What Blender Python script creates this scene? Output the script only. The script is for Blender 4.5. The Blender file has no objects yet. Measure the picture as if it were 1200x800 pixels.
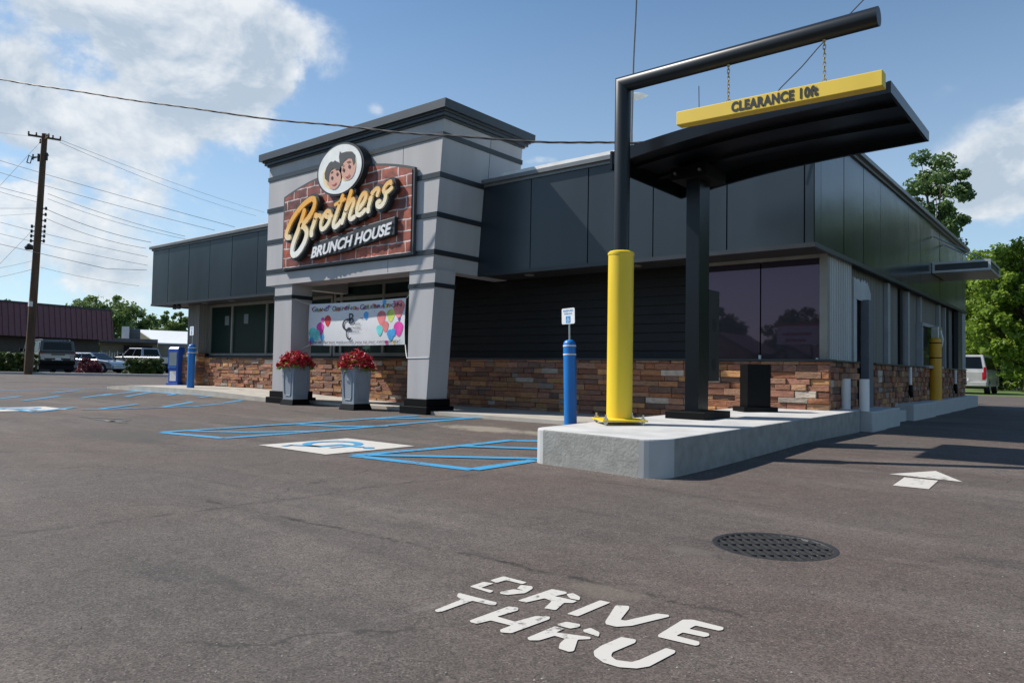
import bpy, bmesh, math, random
import numpy as np
from mathutils import Vector, Matrix
random.seed(7); rng = np.random.default_rng(7)
R = math.radians
scene = bpy.context.scene
COL = scene.collection

# ------------------------------------------------------------------ camera model
FPX, YAW, PIT, ROL, CAMH = 859.3, -0.68777, 0.038254, 0.017377, 0.88
_F = np.array([math.sin(YAW)*math.cos(PIT), math.cos(YAW)*math.cos(PIT), math.sin(PIT)])
_R0 = np.array([math.cos(YAW), -math.sin(YAW), 0.0]); _U0 = np.cross(_R0, _F)
_R = math.cos(ROL)*_R0 + math.sin(ROL)*_U0; _U = -math.sin(ROL)*_R0 + math.cos(ROL)*_U0
_C = np.array([0, 0, CAMH])
def ray(px, py): return _F + _R*(px-600)/FPX + _U*(400-py)/FPX
def on_y(px, py, v): d = ray(px, py); return Vector(_C + d*((v-_C[1])/d[1]))
def on_x(px, py, v): d = ray(px, py); return Vector(_C + d*((v-_C[0])/d[0]))
def on_z(px, py, v): d = ray(px, py); return Vector(_C + d*((v-_C[2])/d[2]))
def at(px, py, dist): return Vector(_C + ray(px, py)*dist)
def ss(a, b, x):
    t = np.clip((x-a)/(b-a), 0, 1); return t*t*(3-2*t)
def g(x, y): return .08*ss(5.5, 9.5, y) + .06*ss(12, 18, -x)*ss(6, 10, y)     # gentle rise of the lot
def gp(px, py, dz=0):
    z = 0.05
    for _ in range(8):
        p = on_z(px, py, z+dz); z = float(g(p.x, p.y))
    return Vector((p.x, p.y, z))

# ------------------------------------------------------------------ materials
MATS = {}
def mat(name, col, rough=.6, metal=0, var=.12, vscale=3, bump=0, bscale=60, spec=.5, coat=0, island=0, col2=None, emit=None, trans=0, streak=False):
    if name in MATS: return MATS[name]
    m = bpy.data.materials.new(name); m.use_nodes = True; nt = m.node_tree; N = nt.nodes; L = nt.links
    b = N['Principled BSDF']; b.inputs['Roughness'].default_value = rough; b.inputs['Metallic'].default_value = metal
    b.inputs['Specular IOR Level'].default_value = spec; b.inputs['Coat Weight'].default_value = coat
    tc = N.new('ShaderNodeTexCoord'); no = N.new('ShaderNodeTexNoise'); no.inputs['Scale'].default_value = vscale; no.inputs['Detail'].default_value = 6
    if streak:
        mp = N.new('ShaderNodeMapping'); mp.inputs['Scale'].default_value = (1, 1, .12); L.new(tc.outputs['Object'], mp.inputs[0]); L.new(mp.outputs[0], no.inputs['Vector'])
    else: L.new(tc.outputs['Object'], no.inputs['Vector'])
    mx = N.new('ShaderNodeMix'); mx.data_type = 'RGBA'
    c = Vector(col[:3]); c2 = Vector(col2) if col2 else None
    a_ = c*(1-var) if c2 is None else c; b_ = c*(1+var) if c2 is None else c2
    mx.inputs[6].default_value = (*a_, 1); mx.inputs[7].default_value = (*b_, 1)
    if island:
        ge = N.new('ShaderNodeNewGeometry'); ad = N.new('ShaderNodeMath'); ad.operation = 'MULTIPLY_ADD'
        L.new(ge.outputs['Random Per Island'], ad.inputs[0]); ad.inputs[1].default_value = island; 
        m2 = N.new('ShaderNodeMath'); m2.operation = 'MULTIPLY'; m2.inputs[1].default_value = 1-island
        L.new(no.outputs[0], m2.inputs[0]); L.new(m2.outputs[0], ad.inputs[2]); L.new(ad.outputs[0], mx.inputs[0])
    else:
        mr = N.new('ShaderNodeMapRange'); mr.inputs[1].default_value = .3; mr.inputs[2].default_value = .7
        L.new(no.outputs[0], mr.inputs[0]); L.new(mr.outputs[0], mx.inputs[0])
    L.new(mx.outputs[2], b.inputs['Base Color'])
    if bump:
        n2 = N.new('ShaderNodeTexNoise'); n2.inputs['Scale'].default_value = bscale; n2.inputs['Detail'].default_value = 4
        L.new(tc.outputs['Object'], n2.inputs['Vector'])
        bp = N.new('ShaderNodeBump'); bp.inputs['Strength'].default_value = bump; bp.inputs['Distance'].default_value = .01
        L.new(n2.outputs[0], bp.inputs['Height']); L.new(bp.outputs[0], b.inputs['Normal'])
    if trans:
        out = N['Material Output']; t = N.new('ShaderNodeBsdfTranslucent'); ms = N.new('ShaderNodeMixShader'); ms.inputs[0].default_value = trans
        L.new(mx.outputs[2], t.inputs[0]); L.new(b.outputs[0], ms.inputs[1]); L.new(t.outputs[0], ms.inputs[2]); L.new(ms.outputs[0], out.inputs[0])
    MATS[name] = m; return m

M_panel = mat('slate_panel', (.017, .025, .033), .30, 0, .28, 1.2, spec=.5, bump=.7, bscale=1.3, streak=True)
M_side = mat('side_panel', (.018, .027, .034), .19, 0, .28, 1.0, spec=.5, bump=.6, bscale=1.1, streak=True)
M_trim = mat('dark_trim', (.022, .027, .033), .4, 0, .15)
M_coping = mat('coping_grey', (.16, .165, .17), .38, .3, .1)
M_white_edge = mat('roof_membrane', (.75, .75, .74), .6)
M_soffit = mat('soffit', (.025, .025, .027), .6)
M_siding = mat('charcoal_siding', (.013, .0115, .011), .6, bump=.3, bscale=20, spec=.3)
M_tower = mat('tower_panel', (.41, .40, .405), .62, 0, .09, 2.5, bump=.15, bscale=200, streak=True)
M_cornice = mat('cornice', (.035, .045, .055), .45)
M_black = mat('black_base', (.003, .003, .0035), .5, spec=.15)
M_gloss = mat('gloss_black', (.004, .006, .009), .28, spec=.3)
M_yellow = mat('yellow_plastic', (.74, .52, .02), .45, var=.16, vscale=5, streak=True, bump=.08, bscale=8)
M_yellow2 = mat('yellow_bollard', (.60, .29, .008), .5, var=.08)
M_blue = mat('blue_plastic', (.006, .16, .50), .38, var=.08)
M_white = mat('white_paint', (.72, .72, .70), .6, var=.08, vscale=9)
M_pipe = mat('white_pipe', (.7, .7, .7), .4, var=.05)
M_steel = mat('steel', (.45, .45, .44), .35, .9)
M_conc_top = mat('concrete_top', (.49, .485, .47), .85, var=.16, vscale=3.2, bump=.3, bscale=90)
M_conc = mat('concrete_side', (.25, .25, .235), .9, var=.17, vscale=9, bump=.6, bscale=40)
M_conc_smooth = mat('concrete_smooth', (.42, .42, .41), .8, var=.06, vscale=5)
M_walk = mat('sidewalk_concrete', (.40, .37, .32), .9, var=.15, vscale=3, bump=.3, bscale=80)
M_frame = mat('window_frame', (.24, .23, .21), .45, .2)
M_corr = mat('corrugated_wall', (.17, .165, .155), .6, var=.1, streak=True)
M_beam = mat('grey_channel', (.30, .31, .33), .5)
M_ctrim = mat('torn_trim', (.42, .42, .43), .7)
M_planter = mat('planter_grey', (.25, .29, .34), .6, var=.08, bump=.1)
M_soil = mat('soil', (.03, .02, .015), .95, bump=.5)
M_rubber = mat('tyre_rubber', (.015, .015, .016), .85)
M_rim = mat('wheel_rim', (.4, .4, .42), .35, .8)
M_cglass = mat('car_glass', (.004, .006, .007), .10, spec=.22)
M_red_l = mat('tail_lamp', (.35, .01, .02), .2)
M_clear = mat('head_lamp', (.6, .62, .65), .15)
M_wood = mat('pole_wood', (.10, .06, .035), .85, var=.35, vscale=4, bump=.4, streak=True)
M_wire = mat('wire_black', (.02, .02, .025), .6)
M_leaf = mat('leaf_green', (.09, .18, .022), .5, island=.7, col2=(.30, .40, .05), vscale=.6, trans=.5)
M_leaf_d = mat('leaf_dark', (.055, .115, .03), .55, island=.75, col2=(.15, .23, .07), vscale=.6, trans=.35)
M_leaf_hazed = mat('leaf_hazed', (.09, .15, .045), .65, island=.7, col2=(.20, .28, .09), vscale=.4, trans=.35)  # far foliage green, distance haze put into the colour
M_hedge = mat('hedge_leaf', (.03, .06, .012), .6, island=.8, col2=(.11, .16, .03), trans=.2)
M_redleaf = mat('red_leaf', (.07, .012, .018), .6, island=.8, col2=(.22, .05, .06), trans=.15)
M_bark = mat('bark', (.07, .05, .035), .9, bump=.5)
M_petal = mat('petal_red', (.28, .001, .012), .5, island=.9, col2=(.62, .008, .04), trans=.15)
M_cardblue = mat('paint_blue', (.012, .25, .56), .7, var=.18, vscale=6)
M_iron = mat('cast_iron', (.030, .030, .031), .6, .2, var=.3, vscale=20, bump=.3)
M_dark = mat('dark_void', (.006, .006, .006), .9)
M_text = mat('lettering_black', (.012, .012, .012), .5)

def mark_mat(name, col, wear=.35, scale=22):
    m = bpy.data.materials.new(name); m.use_nodes = True; nt = m.node_tree; N = nt.nodes; L = nt.links; b = N['Principled BSDF']
    b.inputs['Roughness'].default_value = .75; b.inputs['Base Color'].default_value = (*col, 1)
    tc = N.new('ShaderNodeTexCoord'); a = N.new('ShaderNodeTexNoise'); a.inputs['Scale'].default_value = scale; a.inputs['Detail'].default_value = 10; a.inputs['Roughness'].default_value = .75
    L.new(tc.outputs['Object'], a.inputs['Vector'])
    c = N.new('ShaderNodeTexNoise'); c.inputs['Scale'].default_value = 1.3; c.inputs['Detail'].default_value = 3; L.new(tc.outputs['Object'], c.inputs['Vector'])
    s = N.new('ShaderNodeMath'); s.operation = 'MULTIPLY_ADD'; s.inputs[1].default_value = .5; L.new(c.outputs[0], s.inputs[0]); L.new(a.outputs[0], s.inputs[2])
    r = N.new('ShaderNodeMapRange'); r.inputs[1].default_value = wear+.2; r.inputs[2].default_value = wear+.3; L.new(s.outputs[0], r.inputs[0])
    mx = N.new('ShaderNodeMix'); mx.data_type = 'RGBA'; mx.inputs[6].default_value = (.10, .092, .088, 1); mx.inputs[7].default_value = (*col, 1)
    L.new(r.outputs[0], mx.inputs[0]); L.new(mx.outputs[2], b.inputs['Base Color'])
    return m
M_mwhite = mark_mat('marking_white', (.52, .495, .45), .375)
M_mblue = mark_mat('marking_blue', (.03, .27, .50), .41)
M_mold = mark_mat('marking_worn', (.45, .44, .41), .62, 9)

def glass_mat(name, tint, rough=.03, refl=.5):
    m = bpy.data.materials.new(name); m.use_nodes = True; nt = m.node_tree; N = nt.nodes; L = nt.links
    b = N['Principled BSDF']; b.inputs['Base Color'].default_value = (*tint, 1); b.inputs['Roughness'].default_value = .4
    b.inputs['Specular IOR Level'].default_value = .3
    gl = N.new('ShaderNodeBsdfGlossy'); gl.inputs['Roughness'].default_value = rough; gl.inputs['Color'].default_value = (*refl, 1) if isinstance(refl, tuple) else (refl, refl, refl, 1)
    fr = N.new('ShaderNodeFresnel'); fr.inputs[0].default_value = 1.9
    tc = N.new('ShaderNodeTexCoord'); no = N.new('ShaderNodeTexNoise'); no.inputs['Scale'].default_value = .8; bp = N.new('ShaderNodeBump'); bp.inputs['Strength'].default_value = .02
    L.new(tc.outputs['Object'], no.inputs['Vector']); L.new(no.outputs[0], bp.inputs['Height']); L.new(bp.outputs[0], gl.inputs['Normal'])
    ms = N.new('ShaderNodeMixShader'); L.new(fr.outputs[0], ms.inputs[0]); L.new(b.outputs[0], ms.inputs[1]); L.new(gl.outputs[0], ms.inputs[2])
    L.new(ms.outputs[0], N['Material Output'].inputs[0]); return m
M_gpurple = glass_mat('purple_glass', (.010, .005, .014), .02, (.56, .36, .50))
M_gteal = glass_mat('teal_glass', (.002, .014, .012), .02, (.26, .44, .38))

# ------------------------------------------------------------------ mesh helpers
LOC = {}
class MB:
    def __init__(s): s.v = []; s.f = []; s.c = []
    def add(s, vs, fs, c=None):
        n = len(s.v); s.v += [tuple(v) for v in vs]; s.f += [tuple(i+n for i in f) for f in fs]; s.c += [c]*len(fs); return s
    def box(s, x0, x1, y0, y1, z0, z1, c=None, rot=None, piv=None):
        vs = [Vector(p) for p in ((x0,y0,z0),(x1,y0,z0),(x1,y1,z0),(x0,y1,z0),(x0,y0,z1),(x1,y0,z1),(x1,y1,z1),(x0,y1,z1))]
        if rot is not None:
            pv = Vector(piv) if piv is not None else Vector(((x0+x1)/2, (y0+y1)/2, z0)); m = Matrix.Rotation(rot, 3, 'Z'); vs = [m @ (v-pv) + pv for v in vs]
        return s.add(vs, [(3,2,1,0),(4,5,6,7),(0,1,5,4),(1,2,6,5),(2,3,7,6),(3,0,4,7)], c)
    def hexa(s, bot, top, c=None):
        n = len(bot); vs = list(bot)+list(top)
        return s.add(vs, [tuple(range(n-1, -1, -1)), tuple(range(n, 2*n))] + [(i, (i+1)%n, n+(i+1)%n, n+i) for i in range(n)], c)
    def prism(s, poly, off, c=None): off = Vector(off); poly = [Vector(p) for p in poly]; return s.hexa(poly, [p+off for p in poly], c)
    def poly(s, pts, c=None): return s.add(pts, [tuple(range(len(pts)))], c)
    def tube(s, pts, r, n=10, cap=True):
        pts = [Vector(p) for p in pts]; rs = r if isinstance(r, (list, tuple)) else [r]*len(pts); rings = []
        t0 = (pts[1]-pts[0]).normalized(); ref = Vector((0, 0, 1)) if abs(t0.z) < .9 else Vector((1, 0, 0)); a = t0.cross(ref).normalized()
        for i, p in enumerate(pts):
            ta = (pts[i]-pts[i-1]).normalized() if i else t0; tb = (pts[i+1]-pts[i]).normalized() if i < len(pts)-1 else ta
            t = (ta+tb).normalized(); a = (a - t*a.dot(t)).normalized(); b = t.cross(a); k = 1/max(.5, ta.dot(t))
            rings.append([p + (a*math.cos(2*math.pi*j/n)+b*math.sin(2*math.pi*j/n))*rs[i]*k if 0 else p + (a*math.cos(2*math.pi*j/n)+b*math.sin(2*math.pi*j/n))*rs[i] for j in range(n)])
        vs = [v for q in rings for v in q]; fs = []
        for i in range(len(pts)-1):
            for j in range(n): fs.append((i*n+j, i*n+(j+1)%n, (i+1)*n+(j+1)%n, (i+1)*n+j))
        if cap: fs += [tuple(range(n-1, -1, -1)), tuple((len(pts)-1)*n+j for j in range(n))]
        return s.add(vs, fs)
    def lathe(s, prof, c=(0, 0), n=24):   # prof: list of (r, z)
        vs = [(c[0]+r*math.cos(2*math.pi*j/n), c[1]+r*math.sin(2*math.pi*j/n), z) for r, z in prof for j in range(n)]; fs = []
        for i in range(len(prof)-1):
            for j in range(n): fs.append((i*n+j, i*n+(j+1)%n, (i+1)*n+(j+1)%n, (i+1)*n+j))
        fs += [tuple(range(n-1, -1, -1)), tuple((len(prof)-1)*n+j for j in range(n))]
        return s.add(vs, fs)
    def build(s, name, m, parent=None, smooth=False, bevel=0, origin=None, local=False, bseg=2):
        me = bpy.data.meshes.new(name); me.from_pydata(s.v, [], s.f); me.update()
        if any(c is not None for c in s.c):
            at_ = me.color_attributes.new('tone', 'FLOAT_COLOR', 'CORNER'); k = 0
            for i, p in enumerate(me.polygons):
                for _ in range(p.loop_total): at_.data[k].color = (*(s.c[i] or (.5, .5, .5)), 1); k += 1
        o = bpy.data.objects.new(name, me); COL.objects.link(o)
        if m: me.materials.append(m)
        if parent:
            o.parent = parent
            if not local: me.transform(Matrix.Translation(-LOC[root_of(parent)]))
        elif origin != 'keep':
            vs = np.array(s.v); c = Vector(((vs[:,0].min()+vs[:,0].max())/2, (vs[:,1].min()+vs[:,1].max())/2, vs[:,2].min()))
            me.transform(Matrix.Translation(-c)); o.location = c; LOC[o.name] = c
        else: LOC[o.name] = Vector((0, 0, 0))
        bm = bmesh.new(); bm.from_mesh(me); bmesh.ops.recalc_face_normals(bm, faces=bm.faces); bm.to_mesh(me); bm.free()
        if smooth:
            for p in me.polygons: p.use_smooth = True
            if smooth != 'all':
                sh = me.edges; me.set_sharp_from_angle(angle=R(40))
        if bevel:
            b = o.modifiers.new('bevel', 'BEVEL'); b.width = bevel; b.segments = bseg; b.limit_method = 'ANGLE'; b.angle_limit = R(40); b.harden_normals = False
        return o
def boxes(name, m, parent, lst, bevel=0):
    for q in lst: mb = MB(); mb.box(*q); o = mb.build(name, m, parent, bevel=bevel)
def root_of(o):
    while o.parent: o = o.parent
    return o.name
def tag(o, label=None, cat=None, group=None, kind=None):
    if label: o['label'] = label
    if cat: o['category'] = cat
    if group: o['group'] = group
    if kind: o['kind'] = kind
    return o
def empty(name, loc, label, cat, group=None, rz=0):
    o = bpy.data.objects.new(name, None); COL.objects.link(o); o.location = loc; o.rotation_euler.z = rz; o.empty_display_size = .2
    LOC[o.name] = Vector(loc); return tag(o, label, cat, group)
def copy_tree(o, parent=None):
    c = o.copy(); COL.objects.link(c); c.parent = parent
    for ch in list(o.children): copy_tree(ch, c)
    return c
def text_mesh(txt, size, shear=0, offset=0, space=1, sx=1, extrude=.0, align='LEFT'):
    cu = bpy.data.curves.new('t', 'FONT'); cu.body = txt; cu.size = size; cu.shear = shear; cu.offset = offset; cu.space_character = space; cu.extrude = extrude; cu.align_x = align
    cu.resolution_u = 4
    o = bpy.data.objects.new('t', cu); COL.objects.link(o); dg = bpy.context.evaluated_depsgraph_get(); me = bpy.data.meshes.new_from_object(o.evaluated_get(dg))
    vs = [Vector((v.co.x*sx, v.co.y, v.co.z)) for v in me.vertices]; fs = [tuple(p.vertices) for p in me.polygons]
    bpy.data.objects.remove(o); bpy.data.meshes.remove(me); return vs, fs
def text_on(mb, txt, size, fn, **k):     # fn maps text-plane (u, v, w) to the world
    vs, fs = text_mesh(txt, size, **k); mb.add([fn(v) for v in vs], fs); return mb

# ------------------------------------------------------------------ SKY, SUN, CAMERA
SUN_AZ, SUN_EL = R(25.5), R(45)           # shadows run along (cos, sin) of SUN_AZ in the xy plane
sdir = Vector((-math.cos(SUN_AZ)*math.cos(SUN_EL), -math.sin(SUN_AZ)*math.cos(SUN_EL), math.sin(SUN_EL)))
sl = bpy.data.lights.new('sun', 'SUN'); sl.energy = 5.0; sl.angle = R(.53); sl.color = (1, .945, .87)
so = bpy.data.objects.new('sun', sl); COL.objects.link(so); so.rotation_euler = sdir.to_track_quat('Z', 'Y').to_euler(); so.location = (-20, -20, 30)
cam = bpy.data.cameras.new('camera'); co = bpy.data.objects.new('camera', cam); COL.objects.link(co); scene.camera = co
cam.sensor_width = 36; cam.lens = 36*FPX/1200; cam.clip_end = 5000; cam.clip_start = .05
mw = Matrix.Identity(4)
for i, a in enumerate((_R, _U, -_F)):
    for j in range(3): mw[j][i] = a[j]
mw.translation = Vector(_C); co.matrix_world = mw

w = bpy.data.worlds.new('World'); scene.world = w; w.use_nodes = True; nt = w.node_tree; N = nt.nodes; L = nt.links
bg = N['Background']; sky = N.new('ShaderNodeTexSky'); sky.sky_type = 'NISHITA'; sky.sun_disc = False; sky.sun_elevation = SUN_EL
sky.sun_rotation = math.atan2(sdir.x, sdir.y); sky.altitude = 200; sky.air_density = 1.0; sky.dust_density = .35; sky.ozone_density = 2.2
bg.inputs[1].default_value = .112
def vm(op, a, b=None):
    n = N.new('ShaderNodeVectorMath'); n.operation = op
    for i, q in enumerate((a, b)):
        if q is None: continue
        if isinstance(q, (tuple, list, Vector)): n.inputs[i].default_value = q
        else: L.new(q, n.inputs[i])
    return n
def mth(op, a, b=None, c=None, clamp=False):
    n = N.new('ShaderNodeMath'); n.operation = op; n.use_clamp = clamp
    for i, q in enumerate((a, b, c)):
        if q is None: continue
        if isinstance(q, (int, float)): n.inputs[i].default_value = q
        else: L.new(q, n.inputs[i])
    return n.outputs[0]
tc = N.new('ShaderNodeTexCoord'); DIR = vm('NORMALIZE', tc.outputs['Generated']).outputs[0]
sep = N.new('ShaderNodeSeparateXYZ'); L.new(DIR, sep.inputs[0])
az = mth('ARCTAN2', sep.outputs[0], sep.outputs[1]); el = mth('ARCSINE', sep.outputs[2])
def azel(px, py):
    d = ray(px, py); d = d/np.linalg.norm(d); return math.atan2(d[0], d[1]), math.asin(d[2])
# the day's cloud banks: centre direction, angular size, weight
CL = [(210,5,170,50,.30),(140,60,190,80,.42),(30,150,140,70,.34),(270,130,85,85,.56),(305,55,55,50,.44),(60,10,150,60,.25),(110,240,150,45,.30),(130,300,60,40,.22),(60,325,170,45,.34),(230,320,90,50,.10),(140,290,60,40,.20),
      (645,188,40,9,.42),(1185,205,75,48,.75),(1135,235,60,32,.55),(1240,160,60,60,.6),(1180,285,110,24,.20),(440,128,14,12,.16),(-150,150,220,160,.5),(1400,200,200,80,.4)]
mask = None
for px, py, rx, ry, wt in CL:
    a0, e0 = azel(px, py); a1, e1 = azel(px+rx, py); a2, e2 = azel(px, py-ry); sa = abs(a1-a0) or .05; se = abs(e2-e0) or .05
    u_ = mth('MULTIPLY', mth('SUBTRACT', az, a0), 1/sa); v_ = mth('MULTIPLY', mth('SUBTRACT', el, e0), 1/se)
    q = mth('MULTIPLY', mth('EXPONENT', mth('MULTIPLY', mth('ADD', mth('MULTIPLY', u_, u_), mth('MULTIPLY', v_, v_)), -1.0)), wt)
    mask = q if mask is None else mth('MAXIMUM', mask, q) if wt < .3 else mth('ADD', mask, q)
def fbm(vec, sc, det, rough, dist=0):
    n = N.new('ShaderNodeTexNoise'); n.inputs['Scale'].default_value = sc; n.inputs['Detail'].default_value = det; n.inputs['Roughness'].default_value = rough; n.inputs['Distortion'].default_value = dist
    L.new(vec, n.inputs['Vector']); return n.outputs[0]
mp = N.new('ShaderNodeMapping'); mp.inputs['Scale'].default_value = (1, 1, 1.5); L.new(DIR, mp.inputs[0]); P = mp.outputs[0]
P2 = vm('ADD', P, tuple(Vector((sdir.x, sdir.y, sdir.z*1.5))*.022)).outputs[0]
n1 = fbm(P, 6.0, 12, .60, .2); n1b = fbm(P2, 6.0, 12, .60, .2)
glob = fbm(P, 1.6, 3, .5)
gm = mth('MULTIPLY', mth('SUBTRACT', glob, .5, clamp=True), .5)
amp = mth('MULTIPLY_ADD', mth('MINIMUM', mask, .55), 3.4, .6)
dens = mth('ADD', mth('ADD', mask, gm), mth('MULTIPLY', mth('SUBTRACT', n1, .5), amp))
dens2 = mth('ADD', mth('ADD', mask, gm), mth('MULTIPLY', mth('SUBTRACT', n1b, .5), amp))
al = N.new('ShaderNodeMapRange'); al.interpolation_type = 'SMOOTHSTEP'; al.inputs[1].default_value = .17; al.inputs[2].default_value = .50; L.new(dens, al.inputs[0])
lit = mth('MULTIPLY_ADD', mth('SUBTRACT', dens, dens2), 2.3, .48, clamp=True)
thick = N.new('ShaderNodeMapRange'); thick.inputs[1].default_value = .35; thick.inputs[2].default_value = .95; L.new(dens, thick.inputs[0])
br = mth('MULTIPLY_ADD', thick.outputs[0], -.50, mth('MULTIPLY_ADD', lit, 1.05, .22), clamp=True)
cr_ = N.new('ShaderNodeMix'); cr_.data_type = 'RGBA'; cr_.inputs[6].default_value = (3.6, 4.3, 5.1, 1); cr_.inputs[7].default_value = (6.5, 6.7, 6.9, 1); L.new(br, cr_.inputs[0])
# pale low haze
hz = N.new('ShaderNodeMapRange'); hz.interpolation_type = 'SMOOTHSTEP'; hz.inputs[1].default_value = .60; hz.inputs[2].default_value = -.02; hz.inputs[3].default_value = 0; hz.inputs[4].default_value = .5; L.new(el, hz.inputs[0])
hx = N.new('ShaderNodeMix'); hx.data_type = 'RGBA'; hx.inputs[7].default_value = (4.6, 5.6, 6.6, 1); L.new(hz.outputs[0], hx.inputs[0]); tn = vm('MULTIPLY', sky.outputs[0], (.78, .95, 1.00)); L.new(tn.outputs[0], hx.inputs[6])
mxs = N.new('ShaderNodeMix'); mxs.data_type = 'RGBA'; L.new(mth('MULTIPLY', al.outputs[0], .93), mxs.inputs[0]); L.new(hx.outputs[2], mxs.inputs[6]); L.new(cr_.outputs[2], mxs.inputs[7])
L.new(mxs.outputs[2], bg.inputs[0])
scene.view_settings.view_transform = 'Standard'; scene.view_settings.look = 'None'; scene.view_settings.exposure = .28; scene.view_settings.gamma = 1

# ------------------------------------------------------------------ GROUND
def asphalt():
    m = bpy.data.materials.new('asphalt'); m.use_nodes = True; nt = m.node_tree; N = nt.nodes; L = nt.links; b = N['Principled BSDF']
    b.inputs['Roughness'].default_value = .88; b.inputs['Specular IOR Level'].default_value = .35
    tc = N.new('ShaderNodeTexCoord'); O = tc.outputs['Object']
    def noise(sc, det=4, ro=.55, st=None, dist=0):
        n = N.new('ShaderNodeTexNoise'); n.inputs['Scale'].default_value = sc; n.inputs['Detail'].default_value = det; n.inputs['Roughness'].default_value = ro; n.inputs['Distortion'].default_value = dist
        if st:
            mp = N.new('ShaderNodeMapping'); mp.inputs['Scale'].default_value = st; mp.inputs['Rotation'].default_value = (0, 0, R(8)); L.new(O, mp.inputs[0]); L.new(mp.outputs[0], n.inputs['Vector'])
        else: L.new(O, n.inputs['Vector'])
        return n.outputs[0]
    def mt(op, a, b=None, c=None, clamp=False):
        n = N.new('ShaderNodeMath'); n.operation = op; n.use_clamp = clamp
        for i, q in enumerate((a, b, c)):
            if q is None: continue
            if isinstance(q, (int, float)): n.inputs[i].default_value = q
            else: L.new(q, n.inputs[i])
        return n.outputs[0]
    def mr(v, a, b_, c=0, d=1, sm=True):
        n = N.new('ShaderNodeMapRange'); n.interpolation_type = 'SMOOTHSTEP' if sm else 'LINEAR'
        for i, q in enumerate((a, b_, c, d)): n.inputs[i+1].default_value = q
        L.new(v, n.inputs[0]); return n.outputs[0]
    def mix(f, a, b_, mode='MIX'):
        n = N.new('ShaderNodeMix'); n.data_type = 'RGBA'; n.blend_type = mode
        for i, q in ((0, f), (6, a), (7, b_)):
            if isinstance(q, (int, float)): n.inputs[i].default_value = q
            elif isinstance(q, tuple): n.inputs[i].default_value = (*q, 1)
            else: L.new(q, n.inputs[i])
        return n.outputs[2]
    c = mix(mr(noise(.28, 3), .35, .65), (.104, .079, .067), (.092, .080, .071))
    c = mix(mr(noise(.9, 5, .6, (.35, 1.4, 1)), .45, .75), c, (.140, .116, .102))
    c = mix(mt('MULTIPLY', mr(noise(1.3, 6, .65, (.3, 1.8, 1), .6), .56, .72), .75), c, (.052, .046, .044))
    c = mix(mt('MULTIPLY', mr(noise(2.6, 7, .7), .62, .76), .45), c, (.19, .17, .15))
    # aggregate
    vo = N.new('ShaderNodeTexVoronoi'); vo.inputs['Scale'].default_value = 170; L.new(O, vo.inputs['Vector'])
    sp = N.new('ShaderNodeSeparateColor'); L.new(vo.outputs['Color'], sp.inputs[0])
    agg = mr(sp.outputs[0], 0, 1, .58, 1.42, False); fine = mt('MULTIPLY', mr(noise(420, 2), .3, .7, .80, 1.2, False), mt('MULTIPLY', mr(noise(28, 5, .7), .3, .7, .84, 1.16, False), mr(noise(4.5, 6, .7, None, .8), .3, .7, .84, 1.16, False)))
    mulv = mt('MULTIPLY', agg, fine)
    cc = N.new('ShaderNodeCombineColor'); [L.new(mulv, cc.inputs[i]) for i in range(3)]
    c = mix(1.0, c, cc.outputs[0], 'MULTIPLY')
    c = mix(mt('MULTIPLY', mt('GREATER_THAN', sp.outputs[1], .975), .40), c, (.30, .27, .24))
    c = mix(mt('MULTIPLY', mt('LESS_THAN', sp.outputs[2], .03), .6), c, (.02, .02, .02))
    c = mix(mt('MULTIPLY', mr(noise(9, 3, .5), .70, .76), .55), c, (.035, .032, .030))
    c = mix(mt('MULTIPLY', mt('MULTIPLY', mr(noise(1.1, 4, .6, (.12, 2.2, 1), .3), .52, .66), mr(noise(.35, 2), .45, .6)), .40), c, (.055, .048, .045))
    vc = N.new('ShaderNodeTexVoronoi'); vc.feature = 'DISTANCE_TO_EDGE'; vc.inputs['Scale'].default_value = .55; wv = N.new('ShaderNodeVectorMath'); wv.operation = 'ADD'; nv_ = N.new('ShaderNodeTexNoise'); nv_.inputs['Scale'].default_value = 2.5; nv_.inputs['Detail'].default_value = 6; L.new(O, nv_.inputs['Vector']); sv = N.new('ShaderNodeVectorMath'); sv.operation = 'SCALE'; sv.inputs['Scale'].default_value = .7; L.new(nv_.outputs['Color'], sv.inputs[0]); L.new(O, wv.inputs[0]); L.new(sv.outputs[0], wv.inputs[1]); L.new(wv.outputs[0], vc.inputs['Vector'])
    c = mix(mt('MULTIPLY', mt('MULTIPLY', mr(vc.outputs['Distance'], .007, .001), mr(noise(.5, 3), .5, .6)), .65), c, (.03, .027, .025))
    # paver seams and a faint old line
    sx = N.new('ShaderNodeSeparateXYZ'); L.new(O, sx.inputs[0]); wob = noise(1.6, 6, .65)
    crack = None
    def seam(pa, pb, wdt, strg, col, thr):
        nonlocal c, crack
        A = gp(*pa); B = gp(*pb); t = (B-A); t.z = 0; Ln = t.length; t.normalize(); n = Vector((-t.y, t.x, 0)); cst = n.dot(A)
        d = mt('ABSOLUTE', mt('ADD', mt('SUBTRACT', mt('ADD', mt('MULTIPLY', sx.outputs[0], n.x), mt('MULTIPLY', sx.outputs[1], n.y)), cst), mt('MULTIPLY_ADD', wob, .30, -.15)))
        s_ = mt('SUBTRACT', mt('ADD', mt('MULTIPLY', sx.outputs[0], t.x), mt('MULTIPLY', sx.outputs[1], t.y)), t.dot(A))
        inr = mt('MULTIPLY', mr(s_, -.1, .2), mr(s_, Ln+.2, Ln-.2)); brk = mr(noise(5, 6, .7), thr, thr+.15)
        f = mt('MULTIPLY', mt('MULTIPLY', mr(d, wdt, 0), inr), mt('MULTIPLY', brk, strg)); c = mix(f, c, col)
        crack = f if crack is None else mt('ADD', crack, f)
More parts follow.
